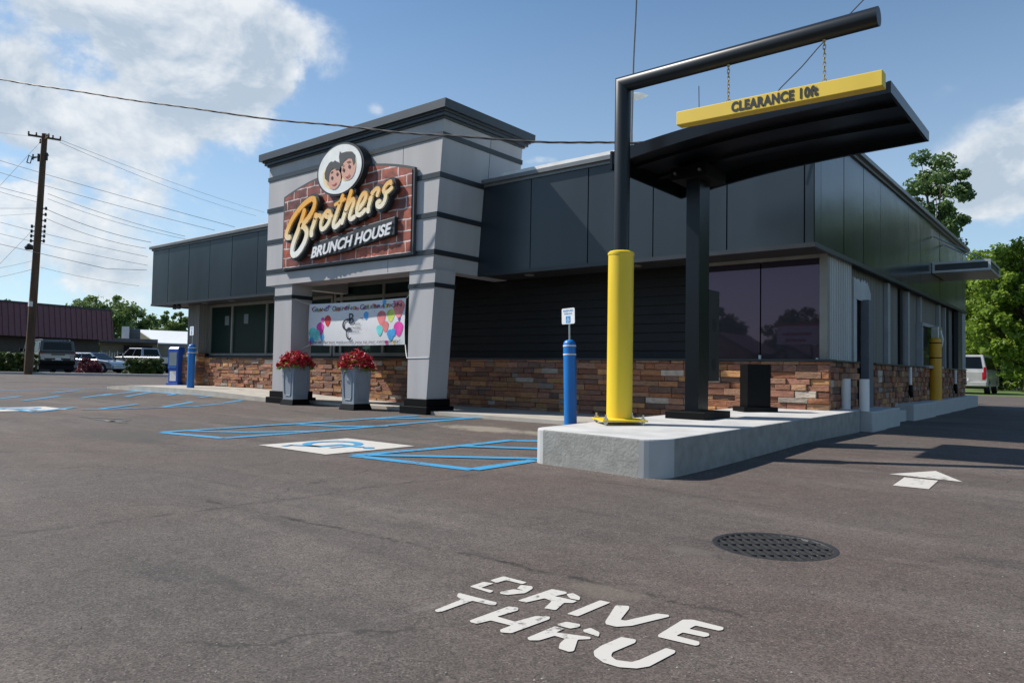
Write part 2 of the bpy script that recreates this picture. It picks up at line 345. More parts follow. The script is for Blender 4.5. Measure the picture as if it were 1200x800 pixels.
    seam((235, 585), (880, 722), .035, .85, (.022, .020, .018), .42)
    seam((-200, 655), (560, 555), .06, .6, (.035, .032, .030), .42)
    seam((270, 780), (560, 695), .03, .35, (.20, .18, .165), .45)
    seam((560, 600), (1300, 690), .05, .35, (.045, .04, .038), .45)
    seam((-100, 530), (400, 527), .06, .55, (.04, .037, .035), .4)
    # pale sand washed out by the kerb and the seam
    def blotch(pc, r1, r2, col, strg):
        nonlocal c
        A = gp(*pc); dx = mt('MULTIPLY', mt('SUBTRACT', sx.outputs[0], A.x), 1/r1); dy = mt('MULTIPLY', mt('SUBTRACT', sx.outputs[1], A.y), 1/r2)
        dd = mt('ADD', mt('MULTIPLY', dx, dx), mt('MULTIPLY', dy, dy)); f = mt('MULTIPLY', mr(mt('ADD', dd, mt('MULTIPLY_ADD', noise(3.5, 7, .7), 3.4, -1.7)), 1.0, .1), strg); c = mix(f, c, col)
    blotch((575, 503), 1.1, .35, (.27, .24, .19), .8); blotch((715, 692), .2, .12, (.17, .145, .115), .45)
    blotch((440, 497), 1.2, .5, (.045, .042, .040), .7); blotch((150, 510), 1.3, .7, (.065, .060, .057), .7); blotch((120, 463), 3.0, 1.0, (.05, .048, .046), .7)
    blotch((810, 645), .16, .10, (.17, .15, .13), .4)
    L.new(c, b.inputs['Base Color'])
    h = mt('ADD', mt('MULTIPLY', mulv, .5), mt('MULTIPLY', crack, -1.5)); bp = N.new('ShaderNodeBump'); bp.inputs['Strength'].default_value = .55; bp.inputs['Distance'].default_value = .006
    L.new(h, bp.inputs['Height'])
    bp2 = N.new('ShaderNodeBump'); bp2.inputs['Strength'].default_value = .35; bp2.inputs['Distance'].default_value = .05; L.new(noise(3, 5), bp2.inputs['Height']); L.new(bp.outputs[0], bp2.inputs['Normal']); L.new(bp2.outputs[0], b.inputs['Normal'])
    return m
M_asphalt = asphalt()
M_grass = mat('grass', (.05, .10, .02), .9, var=.4, vscale=1.5, bump=1, bscale=30, col2=(.12, .17, .04))
def sheet(name, xs, ys, dz, m):
    X, Y = np.meshgrid(xs, ys); Zz = g(X, Y)+dz; mb = MB(); mb.v = [tuple(p) for p in np.stack([X.ravel(), Y.ravel(), Zz.ravel()], 1).tolist()]
    nx = len(xs); mb.f = [(j*nx+i, j*nx+i+1, (j+1)*nx+i+1, (j+1)*nx+i) for j in range(len(ys)-1) for i in range(nx-1)]; mb.c = [None]*len(mb.f)
    return mb.build(name, m, origin='keep', smooth='all')
xs = [-2500, -600, -200, -120]+list(np.arange(-80, -19, 4.0))+list(np.arange(-18, -11.5, .5))+[-8, -4, 0, 6, 14, 40, 100, 400, 2500]
ys = [-2500, -400, -100, -40, -20, 0, 4]+list(np.arange(5, 10.6, .25))+[12, 16, 24, 40, 70, 120, 400, 2500]
gr = sheet('ground', xs, ys, -.012, M_grass); tag(gr, 'open green ground beyond the parking lot', 'ground', kind='structure')
xl = [-70, -62, -54, -46, -38, -30, -24, -20]+list(np.arange(-18, -11.5, .5))+[-10, -8, -6, -4, -2, 0, 3, 8]
yl = [-22, -10, -4, 0, 3, 4.5]+list(np.arange(5, 10.6, .25))+[12, 15, 19, 24, 30, 36, 39]
lot = sheet('parking_lot', xl, yl, 0, M_asphalt); tag(lot, 'worn brown-grey asphalt parking lot and drive lane', 'asphalt', kind='structure')

# opening in the asphalt for the storm grate
_gc = gp(907, 639); _m = MB(); _m.tube([(_gc.x, _gc.y, -.5), (_gc.x, _gc.y, .5)], .300, 48); _cut = _m.build('cutter', None, origin='keep')
_bm = lot.modifiers.new('hole', 'BOOLEAN'); _bm.operation = 'DIFFERENCE'; _bm.solver = 'EXACT'; _bm.object = _cut
_n0 = len(lot.data.polygons); _me = bpy.data.meshes.new_from_object(lot.evaluated_get(bpy.context.evaluated_depsgraph_get())); lot.modifiers.clear()
print('LOT', _n0, len(_me.polygons))
_b2 = bmesh.new(); _b2.from_mesh(_me); bmesh.ops.delete(_b2, geom=[f for f in _b2.faces if abs(f.normal.z) < .5 or abs(f.calc_center_median().z) > .3], context='FACES'); _b2.to_mesh(_me); print('LOT2', len(_b2.faces)); _b2.free()
lot.data = _me; bpy.data.objects.remove(_cut)
def gz(x, y, dz): return Vector((x, y, float(g(x, y))+dz))
def strip(mb, pa, pb, w, dz=.006):
    A = Vector((pa[0], pa[1], 0)); B = Vector((pb[0], pb[1], 0)); t = B-A; L_ = t.length; t.normalize(); n = Vector((-t.y, t.x, 0))*w/2; k = max(1, int(L_/.4))
    pts = [A+t*L_*i/k for i in range(k+1)]; vs = []
    for p in pts: vs += [gz(p.x+n.x, p.y+n.y, dz), gz(p.x-n.x, p.y-n.y, dz)]
    mb.add(vs, [(2*i, 2*i+1, 2*i+3, 2*i+2) for i in range(k)])
def strips(name, m, segs, w=.1):
    mb = MB(); w = w*1.3
    for i, (a, b) in enumerate(segs):
        A, B = gp(*a), gp(*b); strip(mb, A, B, w, .005+.0012*(i % 5))
    return mb.build(name, m, lot)
# near hatched bay
strips('hatching', M_mblue, [((414,534),(554,550.5)),((554,550.5),(626,539.5)),((414,534),(600,515.8)),((432,533.5),(640,538)),((535,523),(640,526.5)),((598,516.3),(640,517))], .11)
# middle hatched bay in front of the tower
strips('hatching', M_mblue, [((190,506.8),(262,513.5)),((262,513.5),(375,505)),((375,505),(560,489.6)),((190,506.8),(305,499.2)),((305,499.2),(490,487.2)),((218,505),(292,506.5)),((292,506.5),(380,505)),((350,497.5),(405,500)),((405,500),(455,499.5)),((440,491),(600,490)),((530,486),(585,488.9)),((585,488.9),(664,494.8)),((560,489.6),(600,490.2))], .11)
# far hatched bay by the left bollard
strips('hatching', M_mblue, [((150,457.5),(217,462)),((224,462.5),(262,465)),((262,465),(330,471.2)),((232,466),(250,464)),((60,461),(92,457.5)),((165,458),(120,463.5)),((95,466.2),(132,461)),((147,465),(178,459.5)),((197,463.3),(217,459.5)),((117,479.3),(160,474)),((190,477),(227,470.6)),((262,472.3),(284,469)),((15,479.5),(40,483)),((40,483),(88,477.4)),((95,480),(225,476.3)),((225,476.3),(265,472.5)),((0,457.3),(160,455.6)),((0,467),(24,464.6)),((27,469.5),(70,464))], .10)
def sym_points():
    """wheelchair sign in a unit square, as polygons"""
    P = []
    c = (.46, .38); r0, r1 = .20, .28; a0, a1 = R(115), R(385); n = 22
    for i in range(n):
        t0 = a0+(a1-a0)*i/n; t1 = a0+(a1-a0)*(i+1)/n
        P.append([(c[0]+r*math.cos(t), c[1]+r*math.sin(t)) for r, t in ((r0, t0), (r1, t0), (r1, t1), (r0, t1))])
    P.append([(.43+.055*math.cos(t), .86+.055*math.sin(t)) for t in np.linspace(0, 2*math.pi, 14)[:-1]])
    P += [[(.40,.78),(.47,.78),(.49,.44),(.41,.44)], [(.47,.66),(.68,.66),(.68,.60),(.475,.60)], [(.49,.52),(.72,.52),(.72,.44),(.49,.44)], [(.66,.44),(.72,.48),(.84,.22),(.77,.20)], [(.79,.24),(.90,.28),(.92,.23),(.80,.185)]]
    return P
# painted accessible squares: corner A (symbol's lower left), edge vectors
def hc(A, ux, uy, s):
    A = Vector(A); ux = Vector(ux)*s; uy = Vector(uy)*s; mb = MB()
    for i in range(4):
        for j in range(4): mb.poly([gz(*(A+ux*u+uy*v).xy, .006) for u, v in ((i/4, j/4), ((i+1)/4, j/4), ((i+1)/4, (j+1)/4), (i/4, (j+1)/4))])
    mb.build('accessible_square', M_mwhite, lot); mb = MB()
    for p in sym_points(): mb.poly([gz(*(A+ux*u+uy*v).xy, .0105) for u, v in p])
    mb.build('wheelchair_symbol', M_mblue, lot)
hc((-7.27, 5.70, 0), (0, -1, 0), (1, 0, 0), 1.2)
hc((-16.1, 5.30, 0), (0, -1, 0), (1, 0, 0), 1.2)
mb = MB()
for a, b, w_ in (((95,488.5),(155,491.5),.10),((125,494),(150,493),.16),((105,490),(148,496),.07),((0,447.5),(140,450),.12),((20,441.5),(130,442.5),.12),((70,449),(148,451),.12)): strip(mb, gp(*a), gp(*b), w_, .006)
mb.build('worn_line', M_mold, lot)
# lettering
def px_poly(mb, pts, dz=.0035):
    q = []
    for i in range(len(pts)):
        a_, c_, d_ = Vector(pts[i-1]), Vector(pts[i]), Vector(pts[(i+1) % len(pts)]); u_ = min(5, (a_-c_).length*.4); v_ = min(5, (d_-c_).length*.4); p1_ = c_+(a_-c_).normalized()*u_; p2_ = c_+(d_-c_).normalized()*v_; q += [p1_, (p1_+p2_+c_*2)/4, p2_]
    pts = q
    mb.poly([gp(500+x/3.3333, 660+y/3.3333)+Vector((0, 0, dz)) for x, y in pts])
DR = [[(168,92),(222,74),(262,80),(212,97),(262,109),(248,117)],[(248,68),(300,52),(392,76),(374,83),(310,67),(272,78)],[(285,114),(338,103),(380,108),(352,100),(368,86),(412,91),(415,100),(385,118),(315,125),(289,121)],
 [(356,147),(490,102),(545,113),(548,120),(500,130),(588,149),(570,157),(536,156),(504,185),(459,177),(488,150),(462,138),(386,155)],[(545,122),(572,118),(600,133),(597,146),(560,139)],
 [(548,199),(678,146),(718,155),(590,209)],[(738,166),(790,168),(792,178),(757,222),(775,226),(900,198),(945,203),(948,210),(800,246),(740,250),(700,240),(697,230)],
 [(903,282),(1000,222),(1040,222),(1160,252),(1158,262),(1140,265),(1050,245),(1025,258),(1102,275),(1105,285),(1085,290),(1000,272),(975,285),(1065,308),(1066,320),(1050,324),(905,290)]]
TH = [[(30,185),(135,143),(117,130),(125,117),(275,155),(270,165),(250,165),(178,148),(60,190),(40,193)],
 [(168,225),(320,170),(358,175),(358,185),(275,210),(345,230),(425,208),(482,210),(480,220),(330,275),(290,272),(285,262),(330,245),(250,225),(195,238),(170,232)],
 [(392,293),(500,248),(538,258),(505,272),(640,290),(640,298),(590,300),(575,345),(555,348),(515,335),(520,315),(540,297),(500,285),(440,303),(400,303)],[(510,240),(545,230),(600,240),(598,250),(560,257),(515,245)],[(610,262),(640,254),(676,272),(672,289),(614,270)],
 [(760,290),(818,300),(815,312),(725,350),(720,365),(740,380),(800,388),(830,380),(935,333),(972,343),(970,352),(870,405),(820,413),(750,408),(690,390),(655,365),(652,345),(680,325)]]
mb = MB(); [px_poly(mb, p) for p in DR+TH]; o = mb.build('painted_lettering', M_mwhite, lot); o['label'] = 'white stencilled words DRIVE THRU on the asphalt'
mb = MB()
for pts in ([(673,352),(855,340),(960,383)], [(688,397),(733,365),(865,378),(828,411)]): mb.poly([gp(840+x/3.3333, 450+y/3.3333)+Vector((0, 0, .0045)) for x, y in pts])
o = mb.build('painted_arrow', M_mwhite, lot); o['label'] = 'white arrow pointing up the drive lane'

# sidewalk, island, side walk
mb = MB()
def slab(mb, x0, x1, y0, y1, f, zb=-.1, n=8):
    xs_ = np.linspace(x0, x1, n+1)
    for i in range(n):
        a, b = xs_[i], xs_[i+1]
        mb.hexa([(a,y0,zb),(b,y0,zb),(b,y1,zb),(a,y1,zb)], [(a,y0,f(a)),(b,y0,f(b)),(b,y1,f(b)),(a,y1,f(a))])
wz = lambda x: float(.08+.055+.13*ss(12, 18, -x)-.09*ss(20.8, 23, -x))
slab(mb, -9.15, -4.305, 8.95, 10.76, wz); slab(mb, -13.4, -9.153, 9.35, 10.76, wz); slab(mb, -22.4, -13.403, 8.95, 10.76, wz, n=14); slab(mb, -23.3, -22.403, 9.5, 10.76, wz, n=2); slab(mb, -23.3, -20.9, 10.763, 14, wz, n=2)
tag(mb.build('sidewalk', M_walk), 'pale concrete sidewalk along the front of the restaurant', 'sidewalk', kind='structure')
# raised island
def arc(cx, cy, r, a0, a1, n=8): return [(cx+r*math.cos(R(a0+(a1-a0)*i/n)), cy+r*math.sin(R(a0+(a1-a0)*i/n))) for i in range(n+1)]
isl = arc(-4.13, 5.72, .18, 180, 262, 6)+arc(-3.10, 5.66, .24, 278, 358, 8)+[(-2.82, 8.0), (-2.80, 11.0), (-2.82, 11.35), (-4.3, 11.35)]
ztop = lambda x, y: .325+.011*(y-5.5)
mb = MB(); fine = []
for i in range(len(isl)):
    a, b = Vector(isl[i]), Vector(isl[(i+1) % len(isl)]); k = max(1, int((b-a).length/.5)); fine += [(a+(b-a)*j/k) for j in range(k)]
vs = [(p.x, p.y, -.05) for p in fine]+[(p.x, p.y, ztop(p.x, p.y)) for p in fine]; n = len(fine)
islo = MB(); islo.hexa([Vector(v) for v in vs[:n]], [Vector(v) for v in vs[n:]]); isl_o = islo.build('kerb_island', M_conc, bevel=.015)
isl_o.data.materials.append(M_conc_top); isl_o.data.materials.append(M_conc_smooth)
for p in isl_o.data.polygons:
    if p.normal.z > .7: p.material_index = 1
    else:
        c = p.center+isl_o.location
        if c.y < 5.86 and (c.x < -4.12 or c.x > -3.14): p.material_index = 2
tag(isl_o, 'raised concrete island carrying the clearance post and canopy', 'kerb', kind='structure')
# kerb walk up the side of the building, cast in blocks with joints
mb = MB(); yy = [11.36, 12.2, 13.3, 14.9, 17.0, 19.2, 21.6, 24.2]; xx = [-2.66, -2.70, -2.92, -2.80, -2.86, -2.90, -2.95]
for i in range(7):
    z_ = .37+.003*i-(.0 if i != 2 else .10)
    mb.box(-3.4, xx[i]+.0, yy[i], yy[i+1]-.02, -.05, z_)
tag(mb.build('side_kerb', M_conc_smooth, bevel=.02), 'broken concrete kerb walk along the side wall', 'kerb', kind='structure')
# ------------------------------------------------------------------ RESTAURANT BUILDING
B = empty('restaurant_building', (-12.2, 17, .08), 'single-storey restaurant with slate panel fascia, ledgestone base and a tall grey sign tower', 'building')
ZF0, ZF1 = 2.62, 4.23; FX0, FX1, FY0, FY1 = -22.25, -3.07, 10.05, 23.0
# core walls
mb = MB(); mb.box(-20.9, -3.32, 11.0, 23.0, .1, 2.62); mb.build('wall', M_siding, B)
# horizontal charcoal siding between tower and glass corner, laps
mb = MB(); z = 1.09
while z < 2.6: mb.hexa([(-10.62,10.90,z),(-4.98,10.90,z),(-4.98,10.99,z),(-10.62,10.99,z)], [(-10.62,10.93,z+.148),(-4.98,10.93,z+.148),(-4.98,10.99,z+.148),(-10.62,10.99,z+.148)]); z += .15
mb.build('siding', M_siding, B)
# fascia: backing box + panels standing proud with real seams
boxes('fascia_core', M_trim, B, [(FX0+.02, -14.43, FY0+.03, 11.19, ZF0+.02, ZF1), (-9.2, FX1-.02, FY0+.03, 11.19, ZF0+.02, ZF1), (FX0+.02, FX1-.02, 11.2, FY1-.02, ZF0+.02, ZF1)])
def panels(name, m, axis, cuts, z0, z1, fix, gap=.018):
    mb = MB()
    for a, b in zip(cuts[:-1], cuts[1:]):
        j = random.uniform(-.004, .004)
        if axis == 'x': mb.hexa([(a+gap/2,fix,z0),(b-gap/2,fix+j,z0),(b-gap/2,fix+.028,z0),(a+gap/2,fix+.028,z0)], [(a+gap/2,fix,z1),(b-gap/2,fix+j,z1),(b-gap/2,fix+.028,z1),(a+gap/2,fix+.028,z1)])
        else: mb.hexa([(fix-.018,a+gap/2,z0),(fix,a+gap/2,z0),(fix+j,b-gap/2,z0),(fix-.018,b-gap/2,z0)], [(fix-.018,a+gap/2,z1),(fix,a+gap/2,z1),(fix+j,b-gap/2,z1),(fix-.018,b-gap/2,z1)])
    return mb.build(name, m, B)
panels('fascia_panels', M_panel, 'x', [-22.25, -21.24, -20.04, -18.9, -17.76, -16.55, -15.35, -14.15], ZF0+.03, ZF1, FY0)
panels('fascia_panels', M_panel, 'x', [-9.3, -7.88, -6.68, -5.48, -4.29, -3.20, -3.07], ZF0+.03, ZF1, FY0)
panels('fascia_panels', M_side, 'y', [10.055, 10.33]+[10.33+1.106*i for i in range(1, 12)]+[23.0], ZF0+.03, ZF1, FX1)
panels('fascia_panels', M_side, 'y', [10.055]+[10.33+1.106*i for i in range(1, 12)]+[23.0], ZF0+.03, ZF1, FX0)
# lower drip trim, coping, membrane edge and roof
def ring(name, m, out, z0, z1, inn=.0):
    mb = MB(); o_ = out
    mb.box(FX0-o_, -14.41, FY0-o_, FY0+.03-inn, z0, z1); mb.box(-9.1, FX1+o_, FY0-o_, FY0+.03-inn, z0, z1); mb.box(FX1-.03+inn, FX1+o_, FY0+.031, FY1, z0, z1); mb.box(FX0-o_, FX0+.03-inn, FY0+.031, FY1, z0, z1)
    mb.box(FX0-o_, FX1+o_, FY1+.001, FY1+o_+.03, z0, z1); return mb.build(name, m, B)
ring('drip_trim', M_trim, .012, ZF0-.035, ZF0+.028)
ring('coping', M_coping, .03, ZF1+.001, ZF1+.055); ring('coping', M_coping, .085, ZF1+.056, ZF1+.125)
boxes('roof_edge', M_white_edge, B, [(FX0-.07, -14.5, FY0-.06, FY0+.3, ZF1+.127, ZF1+.155), (-8.5, FX1+.06, FY0-.06, FY0+.3, ZF1+.127, ZF1+.19)])
mb = MB(); mb.box(FX1-.2, FX1+.06, FY0+.301, FY1, ZF1+.127, ZF1+.15); mb.build('roof_edge', M_coping, B)
mb = MB(); mb.box(FX0+.2, FX1-.2, FY0+.31, FY1-.05, ZF1+.02, ZF1+.10); mb.build('roof', M_white_edge, B)
boxes('soffit', M_soffit, B, [(FX0+.02, -14.43, FY0+.03, 10.99, ZF0-.01, ZF0+.018), (-9.2, FX1-.03, FY0+.03, 10.99, ZF0-.01, ZF0+.018), (-3.31, FX1-.03, 10.992, FY1-.03, ZF0-.01, ZF0+.018), (FX0+.02, -20.91, 10.992, FY1-.03, ZF0-.01, ZF0+.018)])
for x in (-21.6, -19.8, -18.4, -8.2, -6.0):   # recessed cans in the soffit
    mb = MB(); mb.lathe([(.09, ZF0-.03), (.09, ZF0-.012)], (x, 10.45), 16); mb.build('soffit_light', M_frame, B)
for x in (-21.3, -21.05):
    mb = MB(); mb.lathe([(.05, ZF0-.15), (.07, ZF0-.05), (.03, ZF0-.011)], (x, 10.3), 12); mb.build('flood_light', M_trim, B)

# ledgestone
def stone_mat():
    m = bpy.data.materials.new('ledgestone'); m.use_nodes = True; nt = m.node_tree; N = nt.nodes; L = nt.links; b = N['Principled BSDF']; b.inputs['Roughness'].default_value = .85
    a = N.new('ShaderNodeVertexColor'); a.layer_name = 'tone'; tc = N.new('ShaderNodeTexCoord'); n = N.new('ShaderNodeTexNoise'); n.inputs['Scale'].default_value = 14; n.inputs['Detail'].default_value = 8; n.inputs['Roughness'].default_value = .7
    mp = N.new('ShaderNodeMapping'); mp.inputs['Scale'].default_value = (1, 1, 2.6); L.new(tc.outputs['Object'], mp.inputs[0]); L.new(mp.outputs[0], n.inputs['Vector'])
    r = N.new('ShaderNodeMapRange'); r.inputs[1].default_value = .25; r.inputs[2].default_value = .75; r.inputs[3].default_value = .55; r.inputs[4].default_value = 1.45; L.new(n.outputs[0], r.inputs[0])
    mx = N.new('ShaderNodeVectorMath'); mx.operation = 'SCALE'; L.new(a.outputs[0], mx.inputs[0]); L.new(r.outputs[0], mx.inputs['Scale']); L.new(mx.outputs[0], b.inputs['Base Color'])
    bp = N.new('ShaderNodeBump'); bp.inputs['Strength'].default_value = .9; bp.inputs['Distance'].default_value = .02; L.new(n.outputs[0], bp.inputs['Height']); L.new(bp.outputs[0], b.inputs['Normal']); return m
M_stone = stone_mat()
TONES = [(.24,.098,.048),(.29,.135,.062),(.20,.090,.055),(.15,.080,.058),(.27,.155,.085),(.33,.17,.07),(.22,.12,.075),(.34,.29,.24),(.23,.19,.16),(.18,.075,.045),(.26,.12,.08),(.13,.078,.060)]
WT = [14,12,13,10,10,8,10,3.0,4,9,9,8]
def stonewall(axis, a0, a1, fix, z0, z1, sgn=-1, hs=(.075,.115), ls=(.16,.44)):
    """random-coursed stones; axis x: face at y=fix looking -y; axis y: face at x=fix looking +x"""
    mb = MB(); z = z0; rr = random.Random(int(a0*10)+5)
    rows = []
    while z < z1-.03: h = min(rr.uniform(*hs), z1-z); h = z1-z if z1-z-h < .04 else h; rows.append((z, h)); z += h
    for z, h in rows:
        a = a0
        while a < a1-.001:
            l = rr.uniform(*ls); l = a1-a if a1-a-l < .10 else l; subs = [(z, h)]
            for zz, hh in subs:
                t = Vector(rr.choices(TONES, WT)[0])*rr.uniform(.85, 1.5); d = rr.uniform(0, .045); g_ = .004; e = .008
                p0, p1, q0, q1 = a+g_/2, a+l-g_/2, zz+g_/2, zz+hh-g_/2; t1 = rr.uniform(-.007, .007); t2 = rr.uniform(-.007, .007)
                if axis == 'x':
                    bk = [(p0,fix+.05,q0),(p1,fix+.05,q0),(p1,fix+.05,q1),(p0,fix+.05,q1)]; md = [(p0,fix-d+e,q0),(p1,fix-d+e,q0),(p1,fix-d+e,q1),(p0,fix-d+e,q1)]
                    fr = [(p0+e,fix-d-t1,q0+e),(p1-e,fix-d+t1,q0+e),(p1-e,fix-d+t2,q1-e),(p0+e,fix-d-t2,q1-e)]
                else:
                    bk = [(fix-.05,p0,q0),(fix-.05,p1,q0),(fix-.05,p1,q1),(fix-.05,p0,q1)]; md = [(fix+d-e,p0,q0),(fix+d-e,p1,q0),(fix+d-e,p1,q1),(fix+d-e,p0,q1)]
                    fr = [(fix+d+t1,p0+e,q0+e),(fix+d-t1,p1-e,q0+e),(fix+d-t2,p1-e,q1-e),(fix+d+t2,p0+e,q1-e)]
                n0 = [tuple(v) for v in bk+md+fr]
                mb.add(n0, [(0,1,5,4),(1,2,6,5),(2,3,7,6),(3,0,4,7),(4,5,9,8),(5,6,10,9),(6,7,11,10),(7,4,8,11),(8,9,10,11)], tuple(t))
            a += l
    return mb
SY = 10.78
sw = stonewall('x', -20.45, -3.08, SY, .10, 1.07); o = sw.build('stone_wall', M_stone, B); 
stonewall('x', -21.15, -20.33, 10.52, .10, 1.20, ls=(.16,.34)).build('stone_pier', M_stone, B)
stonewall('y', SY+.0, 12.28, -3.11, .32, 1.07, hs=(.075,.11), ls=(.12,.24)).build('stone_wall', M_stone, B)
stonewall('y', 13.25, 23.0, -3.11, .32, 1.07, hs=(.075,.11), ls=(.12,.26)).build('stone_wall', M_stone, B)
stonewall('y', 10.50, 10.78, -20.36, .10, 1.20, ls=(.12,.26)).build('stone_pier', M_stone, B)
mb = MB(); mb.box(-20.5, -3.14, SY+.03, 11.0, .1, 1.06); mb.box(-21.12, -20.38, 10.56, 11.2, .1, 1.19); mb.box(-3.32, -3.145, 11.01, 12.28, .1, 1.06); mb.box(-3.32, -3.145, 13.25, 23, .1, 1.06); mb.build('stone_backing', M_dark, B)
mb = MB(); mb.box(-20.33, -3.06, SY-.045, 10.99, 1.071, 1.10); mb.box(-3.30, -3.055, 10.991, 12.28, 1.071, 1.095); mb.box(-3.30, -3.055, 13.25, 23.02, 1.071, 1.095); mb.build('stone_cap', M_trim, B)

def framed(nm, x0, x1, z0, z1, y, bars_x, bars_z, gm, pane='pane', fw=.055, m=None):
    m = m or M_frame; f = MB(); f.box(x0, x1, y-.05, y+.02, z0, z0+fw); f.box(x0, x1, y-.05, y+.02, z1-fw, z1)
    f.box(x0, x0+fw, y-.05, y+.02, z0+fw, z1-fw); f.box(x1-fw, x1, y-.05, y+.02, z0+fw, z1-fw)
    for b in bars_x: f.box(b-fw/2, b+fw/2, y-.049, y+.019, z0+fw, z1-fw)
    xs_ = [x0+fw]+[v for b in bars_x for v in (b-fw/2, b+fw/2)]+[x1-fw]
    for b in bars_z:
        for i in range(0, len(xs_), 2): f.box(xs_[i], xs_[i+1], y-.047, y+.017, b-fw/2, b+fw/2)
    w_ = f.build(nm, m, B)
    for i in range(0, len(xs_), 2):
        zs = [z0+fw]+[v for b in bars_z for v in (b-fw/2, b+fw/2)]+[z1-fw]
        for k in range(0, len(zs), 2):
            p = MB(); p.box(xs_[i], xs_[i+1], y-.012, y+.0, zs[k], zs[k+1]); p.build(pane, gm, w_)
    return w_
framed('window', -20.42, -14.6, 1.13, 2.60, 10.96, [-19.19, -17.45, -16.1], [], M_gteal, fw=.07)
framed('window', -14.55, -10.64, 1.13, 2.85, 10.96, [-14.27, -12.75, -11.55], [2.50], M_gteal, fw=.075)
mb = MB(); mb.box(-20.42, -14.6, 10.93, 10.97, 2.603, 2.62); mb.build('window_head', M_frame, B)
# pale squares standing in for glare on the left windows
for x, z in ((-19.6, 2.0), (-18.6, 2.02)):
    mb = MB(); mb.box(x, x+.22, 10.938, 10.944, z, z+.26); mb.build('window_glare', mat('glare_pale', (.13,.16,.17), .5), B)
# left corner column, corrugated
def corrug(mb, x0, x1, y, z0, z1, step=.085, d=.018, ax='x'):
    a = x0
    while a < x1-.001:
        b = min(a+step, x1); q = [(a, 0), (a+(b-a)*.55, 0), (a+(b-a)*.65, d), (a+(b-a)*.95, d), (b, 0)]
        for (u0, w0), (u1, w1) in zip(q[:-1], q[1:]):
            if ax == 'x': mb.poly([(u0,y+w0,z0),(u1,y+w1,z0),(u1,y+w1,z1),(u0,y+w0,z1)])
            else: mb.poly([(y-w0,u0,z0),(y-w1,u1,z0),(y-w1,u1,z1),(y-w0,u0,z1)])
        a = b
mb = MB(); mb.box(-21.1, -20.42, 10.64, 11.2, 1.2, 2.61); mb.build('corner_column', M_corr, B); 
mb = MB(); corrug(mb, -21.1, -20.42, 10.615, 1.2, 2.6); corrug(mb, 10.62, 10.95, -20.40, 1.2, 2.6, ax='y'); mb.build('corrugated_cladding', M_corr, B)
# purple corner glass
f = MB(); f.box(-4.98, -3.25, 10.86, 10.92, 2.56, 2.615); f.box(-3.24, -3.13, 10.84, 10.95, 1.10, 2.61); gl_ = f.build('corner_window', M_frame, B)
for a, b in ((-4.97, -4.115), (-4.095, -3.245)):
    p = MB(); p.box(a, b, 10.875, 10.889, 1.075, 2.585); p.build('pane', M_gpurple, gl_)
boxes('glass_clip', M_white, gl_, [(-4.12, -4.09, 10.84, 10.874, 1.085, 1.16), (-3.29, -3.26, 10.84, 10.874, 1.085, 1.12)])
# side wall
mb = MB(); corrug(mb, 10.96, 12.12, -3.14, 1.096, 2.61, step=.12, ax='y'); mb.build('corrugated_cladding', mat('corr_light', (.42,.42,.42), .55, var=.08, streak=True), B)
mb = MB(); corrug(mb, 12.28, 23.0, -3.245, 1.096, 2.61, step=.11, d=.010, ax='y'); mb.build('corrugated_cladding', M_corr, B)
boxes('wall_channel', M_beam, B, [(-3.24, -3.17, y, y+w_, 1.096, 2.58) for y, w_ in ((14.62, .17), (16.30, .16), (17.55, .10), (19.7, .14), (20.5, .1))])
boxes('dark_joint', M_dark, B, [(-3.243, -3.20, y, y+w_, 1.096, 2.58) for y, w_ in ((15.75, .22), (20.95, .22))])
mb = MB(); mb.box(-3.2, -3.10, 21.9, 23.0, 1.096, 2.58); mb.build('end_cladding', M_trim, B)
mb = MB(); mb.box(-3.2, -3.09, 22.5, 23.03, 1.097, 2.581); mb.build('end_cladding', M_beam, B)
# doorway with torn pale surround
mb = MB(); zt = lambda y: 2.28+.1*(1-abs(y-12.72)/.52)
mb.prism([(-3.16,12.20,.42),(-3.16,12.37,.42),(-3.16,12.37,2.08),(-3.16,12.20,2.10)], (.03,0,0)); mb.prism([(-3.16,13.10,.42),(-3.16,13.24,.42),(-3.16,13.24,2.22),(-3.16,13.10,2.08)], (.03,0,0))
pts = [(-3.16,12.20,2.105),(-3.16,12.372,2.085),(-3.16,13.098,2.08),(-3.16,13.24,2.24)]; ed = [(13.12,2.34),(13.02,2.42),(12.93,2.38),(12.86,2.44),(12.78,2.39),(12.70,2.43),(12.6,2.37),(12.5,2.42),(12.36,2.40),(12.20,2.42)]
mb.prism(pts+[(-3.16,y,z) for y, z in ed], (.03,0,0)); mb.build('door_surround', M_ctrim, B)
mb = MB(); mb.box(-3.32, -3.20, 12.30, 13.22, .1, 2.1); mb.build('doorway', mat('door_dark', (.05,.055,.065), .4), B)
mb = MB(); mb.box(-3.155, -3.03, 12.70, 12.98, .35, 2.10); mb.build('door_post', mat('post_slate', (.11,.12,.145), .5), B, bevel=.006)
